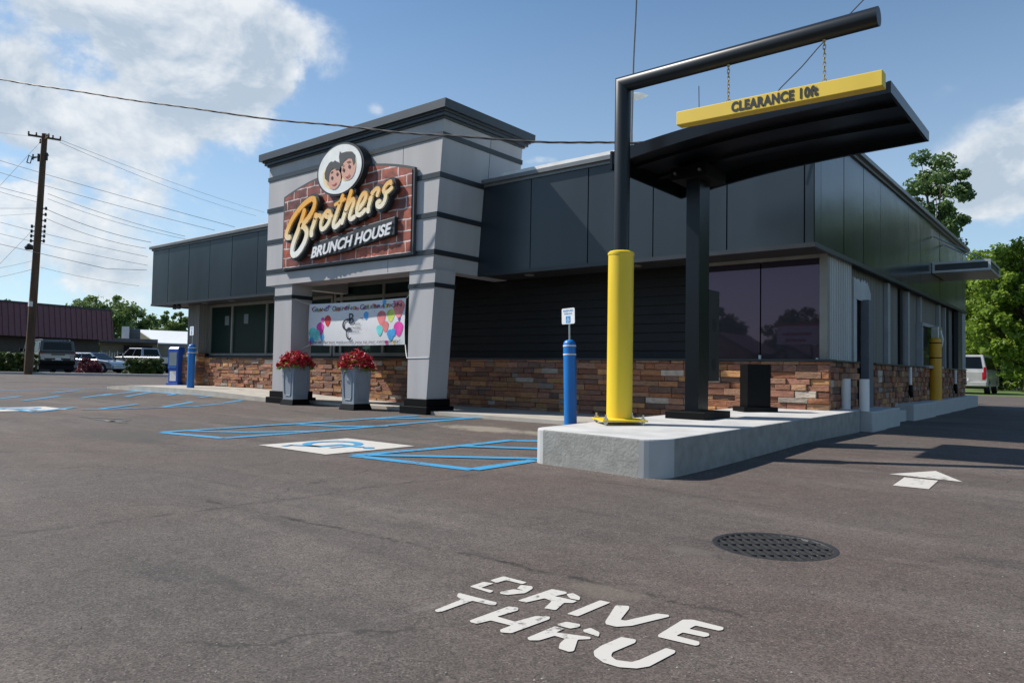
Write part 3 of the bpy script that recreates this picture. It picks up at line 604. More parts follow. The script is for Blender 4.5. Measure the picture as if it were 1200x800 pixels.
# take-out window with hood
wd = MB(); wd.box(-3.24, -3.12, 17.45, 17.52, 1.12, 1.96); wd.box(-3.24, -3.12, 19.1, 19.17, 1.12, 1.96); wd.box(-3.24, -3.12, 17.45, 19.17, 1.961, 2.03); wd.box(-3.24, -3.0, 17.45, 19.17, 1.06, 1.119)
wo = wd.build('service_window', M_beam, B); p = MB(); p.box(-3.19, -3.18, 17.521, 19.099, 1.12, 1.96); p.build('pane', M_gteal, wo)
p = MB(); p.box(-3.11, -2.96, 18.3, 18.75, 1.55, 1.98); p.build('window_box', M_steel, wo, bevel=.01)
p = MB(); p.tube([(-2.95,18.5,1.9),(-2.9,18.45,1.7),(-2.94,18.5,1.55)], .02, 6); p.build('box_arm', M_white, wo)
# flat awning over it
a = MB(); X0, X1, Y0, Y1, Z0, Z1 = -3.06, -1.98, 18.2, 19.85, 3.15, 3.38; t = .045
for y in (Y0, Y1-t): a.box(X0, X1, y, y+t, Z0, Z0+t); a.box(X0, X1, y, y+t, Z1-t, Z1); a.box(X0, X0+t, y+.001, y+t-.001, Z0+t, Z1-t); a.box(X1-t, X1, y+.001, y+t-.001, Z0+t, Z1-t)
for x in (X1-t, X0): a.box(x, x+t, Y0+t, Y1-t, Z0+.001, Z0+t-.001); a.box(x, x+t, Y0+t, Y1-t, Z1-t+.001, Z1-.001)
ao = a.build('awning', mat('awning_metal', (.42,.44,.46), .35, .4), B); p = MB(); p.box(X0+.05, X1-.02, Y0+.02, Y1-.02, Z0+.05, Z1-.05); p.build('awning_panel', M_trim, ao)
p = MB(); p.box(X0+.01, X1-.012, Y0+.01, Y1-.01, Z0-.012, Z0-.002); p.build('awning_soffit', M_coping, ao)
for y in (Y0+.15, Y1-.2):
    p = MB(); p.tube([(FX1+.01, y, 3.98), (X1-.1, y, Z1)], .014, 6); p.build('awning_rod', M_steel, ao)

# ---- sign tower (front y=8.9)
TY = 8.9
def slabT(mb, z0, z1, out=0, c=None, x0=-14.28, yb=11.07):
    xr = lambda z: -9.12+(z-2.6)*.078
    mb.hexa([(x0-out,TY-out,z0),(xr(z0)+out,TY-out,z0),(xr(z0)+out,yb+out,z0),(x0-out,yb+out,z0)], [(x0-out,TY-out,z1),(xr(z1)+out,TY-out,z1),(xr(z1)+out,yb+out,z1),(x0-out,yb+out,z1)], c)
bands = [2.90, 3.55, 4.24, 4.93]; zz = [2.60]+bands+[5.20]
tw = MB()
slabT(tw, 2.60, 2.855, yb=9.45); xr_ = lambda z: -9.12+(z-2.6)*.078
tw.hexa([(-9.45,9.451,2.6),(xr_(2.6),9.451,2.6),(xr_(2.6),10.9,2.6),(-9.45,10.9,2.6)], [(-9.45,9.451,2.855),(xr_(2.855),9.451,2.855),(xr_(2.855),10.9,2.855),(-9.45,10.9,2.855)]); tw.box(-14.28, -14.0, 9.451, 10.9, 2.6, 2.855)
for z0, z1 in zip(zz[1:-1], zz[2:]): slabT(tw, z0+(.045 if z0 > 2.6 else 0), z1-(.045 if z1 < 5.2 else 0))
two = tw.build('tower', M_tower, B)
p = MB()
for z0 in bands: slabT(p, z0-.044, z0+.044, .018)
p.build('tower_band', M_trim, two)
boxes('panel_joint', M_trim, two, [(x, x+.008, TY-.002, TY+.01, z0, z1) for x, z0, z1 in ((-11.9, 4.98, 5.19), (-9.95, 4.29, 4.88), (-10.3, 2.62, 2.85))])
for zA, zB in ((4.29, 4.88), (4.98, 5.19)):
    p = MB(); xa, xb = -9.12+(zA-2.6)*.078, -9.12+(zB-2.6)*.078; p.hexa([(xa-.02,10.14,zA),(xa+.002,10.14,zA),(xa+.002,10.15,zA),(xa-.02,10.15,zA)], [(xb-.02,10.14,zB),(xb+.002,10.14,zB),(xb+.002,10.15,zB),(xb-.02,10.15,zB)]); p.build('panel_joint', M_trim, two)
p = MB()
slabT(p, 5.201, 5.235, .035); slabT(p, 5.236, 5.29, .08); slabT(p, 5.291, 5.325, .11); slabT(p, 5.326, 5.475, .17)
p.build('cornice', M_cornice, two)
def column(xl0, xl1, xr0, xr1, nm='tower_column'):
    c_ = MB(); zs = [(.34, 2.29), (2.37, 2.60)]; L_ = lambda z, a, b: a+(b-a)*(z-.34)/2.26
    for z0, z1 in zs: c_.hexa([(L_(z0,xl0,xl1),TY+.03,z0),(L_(z0,xr0,xr1),TY+.03,z0),(L_(z0,xr0,xr1),TY+.53,z0),(L_(z0,xl0,xl1),TY+.53,z0)], [(L_(z1,xl0,xl1),TY+.03,z1),(L_(z1,xr0,xr1),TY+.03,z1),(L_(z1,xr0,xr1),TY+.53,z1),(L_(z1,xl0,xl1),TY+.53,z1)])
    co_ = c_.build(nm, M_tower, B)
    p = MB(); p.box(L_(2.3,xl0,xl1)-.015, L_(2.3,xr0,xr1)+.015, TY+.015, TY+.545, 2.291, 2.369); p.build('tower_band', M_trim, co_)
    p = MB(); p.box(xl0-.10, xr0+.10, TY-.06, TY+.62, .0, .21); p.box(xl0-.04, xr0+.05, TY-.01, TY+.57, .211, .34); p.build('column_base', M_black, co_, bevel=.008)
column(-13.98, -13.98, -13.33, -13.35); column(-9.73, -9.74, -9.24, -9.08)
# entry ceiling
# ------------------------------------------------------------------ WALL SIGN on the tower
S = empty('wall_sign', on_y(410, 305, TY-.05), 'arched brick-look sign with script lettering, block lettering and a round portrait badge on the tower', 'sign')
def SP(x, y, Y=TY-.05): return on_y(320+x/5, 160+y/5, Y)            # trace grid 5 px per pixel
top = []
A, Bp, Cp = SP(72,360), SP(500,158), SP(838,178); BL, BR = SP(60,785), SP(828,690)
xs_ = np.linspace(A.x, Cp.x, 21); mid = (A.x+Cp.x)/2; rise = .30; zL = (A.z+Cp.z)/2
bl = (BL.z+BR.z)/2
arch = [Vector((x, TY-.02, zL+rise*(1-((x-mid)/(Cp.x-mid))**2))) for x in xs_]
outl = [Vector((A.x, TY-.02, bl))]+[Vector((Cp.x, TY-.02, bl))]+list(reversed(arch))
mb = MB(); mb.prism(outl, (0, -.06, 0)); mb.build('sign_frame', mat('frame_grey', (.055,.06,.065), .5), S)
def brickmat():
    m = bpy.data.materials.new('printed_brick'); m.use_nodes = True; nt = m.node_tree; N = nt.nodes; L = nt.links; b = N['Principled BSDF']; b.inputs['Roughness'].default_value = .5
    tc = N.new('ShaderNodeTexCoord'); mp = N.new('ShaderNodeMapping'); mp.inputs['Rotation'].default_value = (R(90), 0, 0)
    sx = N.new('ShaderNodeSeparateXYZ'); cb = N.new('ShaderNodeCombineXYZ'); L.new(tc.outputs['Object'], sx.inputs[0]); L.new(sx.outputs[0], cb.inputs[0]); L.new(sx.outputs[2], cb.inputs[1])
    n = N.new('ShaderNodeTexNoise'); n.inputs['Scale'].default_value = 5; n.inputs['Detail'].default_value = 6; L.new(tc.outputs['Object'], n.inputs['Vector'])
    wa = N.new('ShaderNodeMixRGB'); wa.blend_type = 'LINEAR_LIGHT'; wa.inputs[0].default_value = .03; L.new(cb.outputs[0], wa.inputs[1]); L.new(n.outputs['Color'], wa.inputs[2])
    br = N.new('ShaderNodeTexBrick'); br.inputs['Scale'].default_value = 1; br.inputs['Brick Width'].default_value = .46; br.inputs['Row Height'].default_value = .20; br.inputs['Mortar Size'].default_value = .012; br.inputs['Mortar Smooth'].default_value = .3
    br.inputs['Color1'].default_value = (.34, .075, .035, 1); br.inputs['Color2'].default_value = (.12, .03, .022, 1); br.inputs['Mortar'].default_value = (.50, .44, .42, 1); L.new(wa.outputs[0], br.inputs['Vector'])
    r = N.new('ShaderNodeMapRange'); r.inputs[1].default_value = .3; r.inputs[2].default_value = .75; r.inputs[3].default_value = .45; r.inputs[4].default_value = 1.9; L.new(n.outputs[0], r.inputs[0])
    mx = N.new('ShaderNodeVectorMath'); mx.operation = 'SCALE'; L.new(br.outputs[0], mx.inputs[0]); L.new(r.outputs[0], mx.inputs['Scale']); L.new(mx.outputs[0], b.inputs['Base Color']); return m
cx_, cz_ = mid, (bl+zL)/2
inn = [Vector((cx_+(p.x-cx_)*.972, TY-.081, cz_+(p.z-cz_)*.955)) for p in outl]
mb = MB(); mb.prism(inn, (0, -.012, 0)); mb.build('brick_board', brickmat(), S)
# script lettering: strokes on the board
def stroke_poly(mb, pts, wd, y0, y1, n=8):
    """rounded thick stroke made of overlapping capsules (front face at y0, back at y1)"""
    for i, (p, q) in enumerate(zip(pts[:-1], pts[1:])):
        w0 = wd[i] if isinstance(wd, list) else wd; w1 = wd[i+1] if isinstance(wd, list) else wd
        a = math.atan2(q.z-p.z, q.x-p.x); ring_ = []
        for k in range(n+1): t = a+math.pi/2+math.pi*k/n; ring_.append((p.x+w0*math.cos(t), p.z+w0*math.sin(t)))
        for k in range(n+1): t = a-math.pi/2+math.pi*k/n; ring_.append((q.x+w1*math.cos(t), q.z+w1*math.sin(t)))
        e = .0004*(i % 7)
        mb.prism([(x, y0-e, z) for x, z in ring_], (0, y1-y0, 0))
def G(pts): return [on_y(330+x/8, 205+y/8, TY-.16) for x, y in pts]   # trace grid 8 px per pixel
def smooth(p, k=4):
    out = []
    for i in range(len(p)-1):
        p0 = p[max(i-1, 0)]; p1 = p[i]; p2 = p[i+1]; p3 = p[min(i+2, len(p)-1)]
        for j in range(k):
            t = j/k; out.append(.5*((2*p1)+(-p0+p2)*t+(2*p0-5*p1+4*p2-p3)*t*t+(-p0+3*p1-3*p2+p3)*t**3))
    return out+[p[-1]]
SC = [ # (points, half width px)
 ([(100,590),(75,585),(80,530),(130,420),(210,310),(290,240),(330,235),(340,275),(315,350),(270,420),(215,480)], 17),
 ([(240,345),(225,400),(185,520),(140,640),(125,720),(140,755),(180,735),(225,670),(258,590),(262,530),(235,490),(205,480)], 18),
 ([(350,385),(335,450),(312,520),(308,565)], 17), ([(325,460),(350,400),(385,385),(392,400)], 12),
 ([(450,350),(415,400),(395,470),(405,515),(440,495),(478,430),(485,365),(460,345),(440,375),(455,400),(495,390)], 13),
 ([(600,205),(575,280),(540,380),(515,460),(525,495),(560,470),(580,440)], 14), ([(530,285),(570,262),(620,235)], 10),
 ([(680,165),(655,250),(625,350),(595,450)], 15), ([(620,360),(665,270),(700,235),(705,270),(680,340),(665,400),(680,420),(710,400)], 13),
 ([(745,330),(800,260),(822,195),(800,180),(765,230),(738,310),(735,370),(765,380),(810,335)], 13),
 ([(880,175),(862,240),(845,300),(840,345)], 14), ([(855,240),(890,165),(925,135),(940,150),(925,195)], 12),
 ([(1060,130),(1030,160),(1000,175),(985,150),(1010,100),(1048,72),(1055,85)], 12), ([(985,150),(1005,200),(990,260),(960,300),(930,300),(925,270),(945,255)], 13)]
mb = MB(); mo = MB(); me_ = MB(); kx = .0077
scm = (on_y(480, 255, TY-.16)-on_y(330, 255, TY-.16)).length/1200*1.02
for pts, w_ in SC:
    p = smooth(G(pts), 4); w_ *= scm
    stroke_poly(mb, p, w_*1.0, TY-.235, TY-.20)
    stroke_poly(mo, p, w_+.052, TY-.20, TY-.10)
def gradm():
    m = bpy.data.materials.new('script_cream_gold'); m.use_nodes = True; nt = m.node_tree; N = nt.nodes; L = nt.links; b = N['Principled BSDF']; b.inputs['Roughness'].default_value = .45
    tc = N.new('ShaderNodeTexCoord'); sx = N.new('ShaderNodeSeparateXYZ'); L.new(tc.outputs['Generated'], sx.inputs[0])
    s = N.new('ShaderNodeMath'); s.operation = 'MULTIPLY_ADD'; s.inputs[1].default_value = -.42; L.new(sx.outputs[0], s.inputs[0]); L.new(sx.outputs[2], s.inputs[2])
    cr = N.new('ShaderNodeValToRGB'); cr.color_ramp.elements[0].position = .10; cr.color_ramp.elements[0].color = (.88, .86, .80, 1); cr.color_ramp.elements[1].position = .58; cr.color_ramp.elements[1].color = (.85, .42, .06, 1)
    e = cr.color_ramp.elements.new(.36); e.color = (.88, .72, .42, 1)
    L.new(s.outputs[0], cr.inputs[0]); L.new(cr.outputs[0], b.inputs['Base Color']); return m
M_edge = mat('letter_can', (.02,.024,.028), .5)
mo.build('script_backing', M_edge, S); o = mb.build('script_lettering', gradm(), S); o['label'] = 'cream and gold script lettering reading Brothers'
# block lettering on its dark bar
def U(pts, Y): return [on_y(330+x/8, 205+y/8, Y) for x, y in pts]
mb = MB(); mb.prism(U([(272,795),(290,655),(325,625),(668,530),(668,505),(1062,390),(1058,560),(668,685),(655,700)], TY-.17), (0, .09, 0)); mb.build('lettering_bar', M_edge, S, bevel=.01)
p0, p1 = U([(278,785), (1035,552)], TY-.18); p2 = U([(300,655)], TY-.18)[0]
ang = math.atan2(p1.z-p0.z, p1.x-p0.x)
W = (p1-p0).length; Hh = .40
vs, fs = text_mesh('BRUNCH HOUSE', 1, shear=.28, offset=.03, space=1.02, extrude=.01)
mnx = min(v.x for v in vs); mxx = max(v.x for v in vs); mny = min(v.y for v in vs); mxy = max(v.y for v in vs)
hgt = (p2.z-p0.z)
mb = MB(); mb.add([Vector((p0.x+(v.x-mnx)/(mxx-mnx)*(p1.x-p0.x), TY-.182-v.z, p0.z+(v.x-mnx)/(mxx-mnx)*(p1.z-p0.z)+(v.y-mny)/(mxy-mny)*hgt*.80)) for v in vs], fs)
o = mb.build('block_lettering', mat('letter_white', (.75,.75,.76), .45), S); o['label'] = 'white slanted capitals reading BRUNCH HOUSE'
# round badge
cR = SP(396, 194, TY-.2); wR = (SP(528,140,TY-.2).x-SP(262,240,TY-.2).x)/2; hR = .0
hR = (SP(396,40,TY-.2).z-SP(396,345,TY-.2).z)/2*.97
def ell(c, rx, rz, y, n=48): return [Vector((c.x+rx*math.cos(2*math.pi*i/n), y, c.z+rz*math.sin(2*math.pi*i/n))) for i in range(n)]
mb = MB(); mb.prism(ell(cR, wR*1.03, hR*1.03, TY-.22), (0, .20, 0)); mb.build('badge_rim', M_edge, S)
mb = MB(); mb.prism(ell(cR, wR*.955, hR*.955, TY-.232), (0, .01, 0)); bd = mb.build('badge_face', mat('badge_white', (.74,.75,.73), .5), S)
def BP(x, y, k): return on_y(365+x/11.43, 165+y/11.43, TY-.235-.003*k)
def feat(nm, pts, k, m): mb = MB(); mb.poly([BP(x, y, k) for x, y in pts]); return mb
def ep(cx, cy, rx, ry, rot=0, n=16): return [(cx+rx*math.cos(t)*math.cos(rot)-ry*math.sin(t)*math.sin(rot), cy+rx*math.cos(t)*math.sin(rot)+ry*math.sin(t)*math.cos(rot)) for t in np.linspace(0, 2*math.pi, n+1)[:-1]]
skin = mat('badge_skin', (.62,.33,.25), .6, var=.02); hair = mat('badge_hair', (.035,.04,.045), .6); halo = mat('badge_halo', (.78,.62,.34), .6); ink = mat('badge_ink', (.03,.015,.01), .6); lip = mat('badge_lip', (.38,.05,.05), .5)
mb = MB()
for c in ((285,470,130,185,.25),(480,340,120,205,.2)): mb.poly([BP(x, y, 0) for x, y in ep(*c)])
mb.build('portrait_halo', halo, bd)
mb = MB(); mb.poly([BP(x, y, 1) for x, y in ep(495,385,92,150,.22)]); mb.poly([BP(x, y, 1.1) for x, y in [(555,300),(590,310),(575,370),(550,380)]]); mb.build('portrait_skin', skin, bd)
mb = MB(); mb.poly([BP(x, y, 2) for x, y in [(380,140),(400,165),(470,145),(545,145),(580,185),(585,290),(560,330),(540,240),(490,235),(430,285),(395,345),(375,290),(368,210)]]); mb.build('portrait_hair', hair, bd)
mb = MB(); mb.poly([BP(x, y, 2) for x, y in ep(305,515,88,140,.2)]); mb.poly([BP(x, y, 2.1) for x, y in [(200,530),(230,540),(235,590),(210,590)]]); mb.build('portrait_skin', skin, bd)
mb = MB(); mb.poly([BP(x, y, 3) for x, y in [(175,440),(200,360),(235,300),(265,275),(290,285),(315,262),(340,280),(370,290),(390,345),(375,400),(355,385),(330,375),(300,365),(270,385),(245,430),(235,480),(232,560),(205,530),(180,510)]]); mb.build('portrait_hair', hair, bd)
for c in ((275,498,13,24,.2),(345,448,13,24,.2),(428,390,13,25,.2),(505,345,13,25,.2)): mb = MB(); mb.poly([BP(x, y, 4) for x, y in ep(*c)]); mb.build('portrait_eye', ink, bd)
for q in ([(255,430),(285,405),(290,415),(262,440)],[(320,385),(355,375),(358,385),(325,396)],[(405,335),(430,318),(436,327),(410,345)],[(470,285),(520,268),(525,280),(478,297)]): mb = MB(); mb.poly([BP(x, y, 4) for x, y in q]); mb.build('portrait_eyebrow', ink, bd)
for q in ([(270,585),(300,590),(335,555),(330,580),(305,602),(280,600)],[(450,480),(480,480),(515,440),(508,470),(480,497),(455,490)]): mb = MB(); mb.poly([BP(x, y, 4.2) for x, y in q]); mb.build('portrait_mouth', lip, bd)

# ------------------------------------------------------------------ BANNER
BN = empty('hanging_banner', Vector((-12.36, 9.25, 1.3)), 'white celebration banner with bright balloons tied between the tower columns', 'banner')
bY = 9.25
bq = [on_y(363, 356.5, bY), on_y(476.5, 349, bY), on_y(475, 403.5, bY), on_y(362, 404.5, bY)]
def bw(u, v, k=0):   # u 0..1 left-right, v 0..1 bottom-top, with a gentle ripple
    p = bq[3].lerp(bq[2], u).lerp(bq[0].lerp(bq[1], u), v); p = p.copy(); p.y += .012*math.sin(u*5)-.02*math.sin(v*3.14)-.0016*k; p.z += .012*math.sin(u*math.pi)*(-1); return p
mb = MB(); nu, nv = 48, 8
mb.add([bw(i/nu, j/nv) for j in range(nv+1) for i in range(nu+1)], [(j*(nu+1)+i, j*(nu+1)+i+1, (j+1)*(nu+1)+i+1, (j+1)*(nu+1)+i) for j in range(nv) for i in range(nu)])
bo = mb.build('banner_sheet', mat('banner_vinyl', (.82,.83,.85), .45, var=.03, trans=.15), BN, smooth='all')
def bpoly(mb, uv, k): mb.poly([bw(u, v, k) for u, v in uv])
asp = 2.45
def balloon(u, v, s, k=2): return [(u+s*math.cos(t)*.8/asp*(1 if math.sin(t) > 0 else .9-.25*abs(math.sin(t))), v+s*math.sin(t)*(1 if math.sin(t) > 0 else 1.35)) for t in np.linspace(0, 2*math.pi, 21)[:-1]]
cols = {'pink': (.75,.06,.38), 'red': (.62,.04,.05), 'teal': (.16,.62,.60), 'blue': (.06,.34,.70), 'lime': (.50,.60,.10), 'rose': (.70,.20,.20), 'yellow': (.75,.55,.08), 'purple': (.2,.03,.35), 'orange': (.7,.22,.03)}
bl_ = {'pink': [(.135,.42,.15),(.945,.36,.16),(.16,.62,.06),(.01,.02,.05),(.83,.02,.05)], 'red': [(.215,.60,.13),(.02,.01,.03)], 'teal': [(.05,.28,.17),(.095,.27,.13),(.765,.34,.12)], 'blue': [(.155,.20,.08),(.035,.12,.09),(.625,.68,.09),(.87,.23,.12),(.9,.28,.08),(.8,.95,.06)], 'lime': [(.87,.66,.14)], 'rose': [(.78,.62,.16),(.82,.42,.12),(.955,.80,.19)], 'purple': [(.95,.56,.05)], 'yellow': [(.05,.02,.04),(.9,.04,.04)]}
for c, L_ in bl_.items():
    for i, (u, v, s) in enumerate(L_): mb = MB(); s *= .88; bpoly(mb, balloon(min(max(u, .035*s/.1), 1-.034*s/.1), min(max(v, s*1.35), 1-s), s), 2+.8*i); mb.build('balloon_print', mat('print_'+c, cols[c], .5, var=.3, vscale=6), bo)
fl = list(cols)
rr = random.Random(3)
for c in fl:
    for i in range(5):
        mb = MB()
        u = .04+.9*((fl.index(c)*.111+i*.21) % 1); v = .96-.10*abs(math.sin(u*14)); s = .022
        bpoly(mb, [(u-s*.5, v), (u+s*.5, v), (u, v-s*3.2)], 6+.3*i); mb.build('bunting_print', mat('print_'+c, cols[c], .5), bo)
    for i in range(2):
        mb = MB(); u, v = rr.uniform(.1, .95), rr.uniform(.3, .8); bpoly(mb, [(u,v),(u+.006,v+.01),(u+.003,v+.018)], 6); mb.build('confetti_print', mat('print_'+c, cols[c], .5), bo)
def btext(mb, txt, u0, u1, v0, v1, k=9, **kw):
    vs, fs = text_mesh(txt, 1, **kw); ax_ = min(v.x for v in vs); bx_ = max(v.x for v in vs); ay = min(v.y for v in vs); by = max(v.y for v in vs)
    mb.add([bw(u0+(v.x-ax_)/(bx_-ax_)*(u1-u0), v0+(v.y-ay)/(by-ay)*(v1-v0), k) for v in vs], fs)
def smallcaps(mb, words, u0, u1, v0, v1):
    n = sum(len(w) for w in words)+len(words)-1; st = (u1-u0)/n; u = u0
    for wd in words:
        btext(mb, wd[0], u, u+st*1.1, v0-.01, v1); btext(mb, wd[1:], u+st*1.25, u+st*(len(wd)-.1), v0, v0+(v1-v0)*.72); u += st*(len(wd)+1)
prt = mat('banner_ink', (.012,.012,.03), .6)
class Each:
    def add(s, v, f): m_ = MB(); m_.add(v, f); m_.build('banner_lettering', prt, bo)
mb = Each(); smallcaps(mb, ['GRAND', 'OPENING', 'CELEBRATION'], .04, .97, .82, .93); btext(mb, 'City of Burton welcomes you to our community!', .02, .965, .03, .115, shear=.2)
btext(mb, 'Burton', .505, .57, .475, .525, shear=.2); btext(mb, 'Chamber', .48, .58, .385, .435, shear=.2); btext(mb, 'Commerce', .455, .56, .30, .345, shear=.2); btext(mb, 'the', .57, .60, .60, .64, shear=.2)
btext(mb, 'B', .45, .50, .50, .74); btext(mb, 'C', .38, .475, .34, .62); btext(mb, 'C', .42, .475, .13, .42)
def rope(nm, a, b, sag, r=.006, parent=None, m=None):
    pts = [a.lerp(b, i/10)-Vector((0, 0, sag*4*(i/10)*(1-i/10))) for i in range(11)]; mb = MB(); mb.tube(pts, r, 6); return mb.build(nm, m or M_white, parent)
wr = mat('rope_white', (.6,.6,.6), .7)
rope('tie_rope', bq[3], Vector((-13.98, 8.925, 1.12)), .05, .008, BN, wr); rope('tie_rope', bq[2], Vector((-9.74, 8.925, 1.05)), .06, .008, BN, wr)
rope('tie_rope', bq[0], Vector((-13.34, 9.0, 2.3)), .02, .007, BN, wr); rope('tie_rope', bq[1], Vector((-9.74, 9.0, 2.3)), .02, .007, BN, wr)
mb = MB(); mb.tube([(-9.75, 8.924, 1.05), (-9.205, 8.924, 1.06)], .007, 6); mb.tube([(-9.205, 8.92, 1.06), (-9.2, 9.44, 1.06)], .007, 6); mb.build('tie_rope', wr, BN)
# ------------------------------------------------------------------ PLANTERS + FLOWERS
def planter(loc, label, rz=0):
    P_ = empty('planter', loc, label, 'planter', 'tapered grey planters at the entrance', rz)
    mb = MB(); t = .205; b = .178; z0, z1 = .10, .80
    mb.hexa([(-b,-b,z0),(b,-b,z0),(b,b,z0),(-b,b,z0)], [(-t,-t,z1),(t,-t,z1),(t,t,z1),(-t,t,z1)]); mb.box(-t-.012, t+.012, -t-.012, t+.012, z1-.03, z1+.0)
    mb.build('pot', M_planter, P_, local=True, bevel=.012)
    mb = MB()
    for s in range(4):     # arched panel moulding on each side
        m = Matrix.Rotation(s*math.pi/2, 3, 'Z'); prof = [(-.10,.19),(.10,.19),(.13,.24),(.135,.62),(.10,.70),(.0,.72),(-.10,.70),(-.135,.62),(-.13,.24),(-.10,.19)]
        pts = [m @ Vector((x*(.8+.25*(z-.1)), -(b+(t-b)*(z-z0)/(z1-z0))-.004, z)) for x, z in prof]; mb.tube(pts, .009, 6)
    mb.build('panel_moulding', M_planter, P_, local=True)
    mb = MB(); mb.hexa([(-.225,-.225,0),(.225,-.225,0),(.225,.225,0),(-.225,.225,0)], [(-.19,-.19,.115),(.19,-.19,.115),(.19,.19,.115),(-.19,.19,.115)]); mb.build('pot_base', M_black, P_, local=True, bevel=.008)
    mb = MB(); mb.box(-.19, .19, -.19, .19, .79, .806); mb.build('soil', M_soil, P_, local=True)
    return P_
def flowers(loc, label, sd, w):
    F_ = empty('flowering_plant', loc, label, 'flowers', 'red flowers in the planters'); r_ = random.Random(sd)
    lf = MB(); pt = MB(); st = MB()
    for i in range(210):
        a = r_.uniform(0, 6.283); rad = w*math.sqrt(r_.random()); x, y = rad*math.cos(a), rad*math.sin(a); h = .05+.20*(1-(rad/w)**2)*r_.uniform(.6, 1.15)+r_.uniform(-.02, .04)
        if rad > .8*w: h -= .06
        if i < 60: st.tube([(x*.35, y*.35, 0), (x*.8, y*.8, h*.7), (x, y, h)], .003, 4)
        k = 20 if i % 9 else 0
        for _ in range(k):
            c = Vector((x, y, h))+Vector([r_.gauss(0, .026) for _ in range(3)]); n = Vector([r_.gauss(0, 1) for _ in range(3)]).normalized(); u = n.orthogonal().normalized()*r_.uniform(.014, .025); v = n.cross(u)
            pt.poly([c-u, c-v*.7, c+u, c+v*.7])
        for _ in range(3 if i % 9 else 10):
            c = Vector((x*.95, y*.95, h-.05))+Vector([r_.gauss(0, .03) for _ in range(3)]); n = Vector([r_.gauss(0, 1) for _ in range(3)]).normalized(); u = n.orthogonal().normalized()*r_.uniform(.015, .028); v = n.cross(u)
            lf.poly([c-u, c-v, c+u, c+v])
    lf.build('leaves', M_leaf, F_, local=True); pt.build('petals', M_petal, F_, local=True); st.build('stem', M_leaf_d, F_, local=True)
pl1 = Vector((-13.12, 8.93, .078)); pl2 = Vector((-11.1, 8.88, .075))
planter(pl1, 'grey tapered planter beside the left tower column, left of the two'); planter(pl2, 'grey tapered planter standing alone below the banner, right of the two')
flowers(pl1+Vector((0,0,.80)), 'red flowers spilling from the planter by the left tower column', 3, .36); flowers(pl2+Vector((0,0,.80)), 'red flowers with a pale tuft in the planter below the banner', 8, .34)

# ------------------------------------------------------------------ BLUE BOLLARDS WITH SIGNS
def bollard(loc, label, tilt, s=1.0, front='sign'):
    o = empty('blue_bollard', loc, label, 'bollard', 'blue bollards with accessible parking signs'); o.rotation_euler.y = tilt
    mb = MB(); mb.lathe([(.093,0),(.093,1.17),(.088,1.21),(.07,1.24),(.035,1.255),(.0,1.258)], n=28); mb.build('sleeve', M_blue, o, smooth=True, local=True)
    for z in (1.03, 1.155):
        mb = MB(); mb.lathe([(.0945,z),(.0955,z+.003),(.0955,z+.017),(.0945,z+.02)], n=28); mb.build('band', M_white, o, local=True)
    mb = MB(); mb.tube([(0,0,1.25),(0,0,1.62)], .014, 8); mb.build('sign_post', M_steel, o, local=True)
    # plate turned towards the lot
    t = Vector((.98, -.12, 0)).normalized(); nn = Vector((t.y, -t.x, 0)); c0 = Vector((0, 0, 1.60))+nn*.018
    def q(u, v, w=0): return c0+t*u+Vector((0, 0, v))+nn*w
    rc = [(-.11,-.12)]; r = .02; out = []
    for cx, cz, a0 in ((.125-r,.115-r,0),(-.125+r,.115-r,90),(-.125+r,-.115+r,180),(.125-r,-.115+r,270)):
        for k in range(5): a = R(a0+22.5*k); out.append((cx+r*math.cos(a), cz+r*math.sin(a)))
    mb = MB(); mb.prism([q(x, z) for x, z in out], nn*.006); sp = mb.build('sign_plate', mat('sign_white', (.76,.77,.78), .35), o, local=True)
    mb = MB(); mb.poly([q(x, z, .0075) for x, z in ((-.045,-.10),(.045,-.10),(.045,.0),(-.045,.0))]); mb.build('symbol_panel', M_cardblue, sp, local=True)
    mb = MB()
    for p in sym_points(): mb.poly([q(-.038+x*.076, -.095+z*.092, .009) for x, z in p])
    mb.build('wheelchair_symbol', mat('sign_white', (.76,.77,.78), .35), sp, local=True)
    mb = MB()
    for txt, z, wd in (('RESERVED', .065, .19), ('PARKING', .022, .15)):
        vs, fs = text_mesh(txt, 1, offset=.01); a0 = min(v.x for v in vs); a1 = max(v.x for v in vs); b1 = max(v.y for v in vs); mb.add([q(-wd/2+(v.x-a0)/(a1-a0)*wd, z+v.y/b1*.028, .009) for v in vs], fs)
    mb.build('sign_lettering', M_cardblue, sp, local=True)
    mb = MB(); mb.lathe([(.13,-.02),(.13,.008)], n=20); mb.build('footing', M_conc, o, local=True)
    return o
p = on_y(670.5, 495.5, 8.78); bollard(gz(-6.09, 8.78, 0), 'leaning blue bollard with a reserved parking sign left of the yellow post', R(-1.8))
p = gp(223, 460); bollard(p, 'blue bollard with a small sign at the far left corner of the restaurant', R(.5))

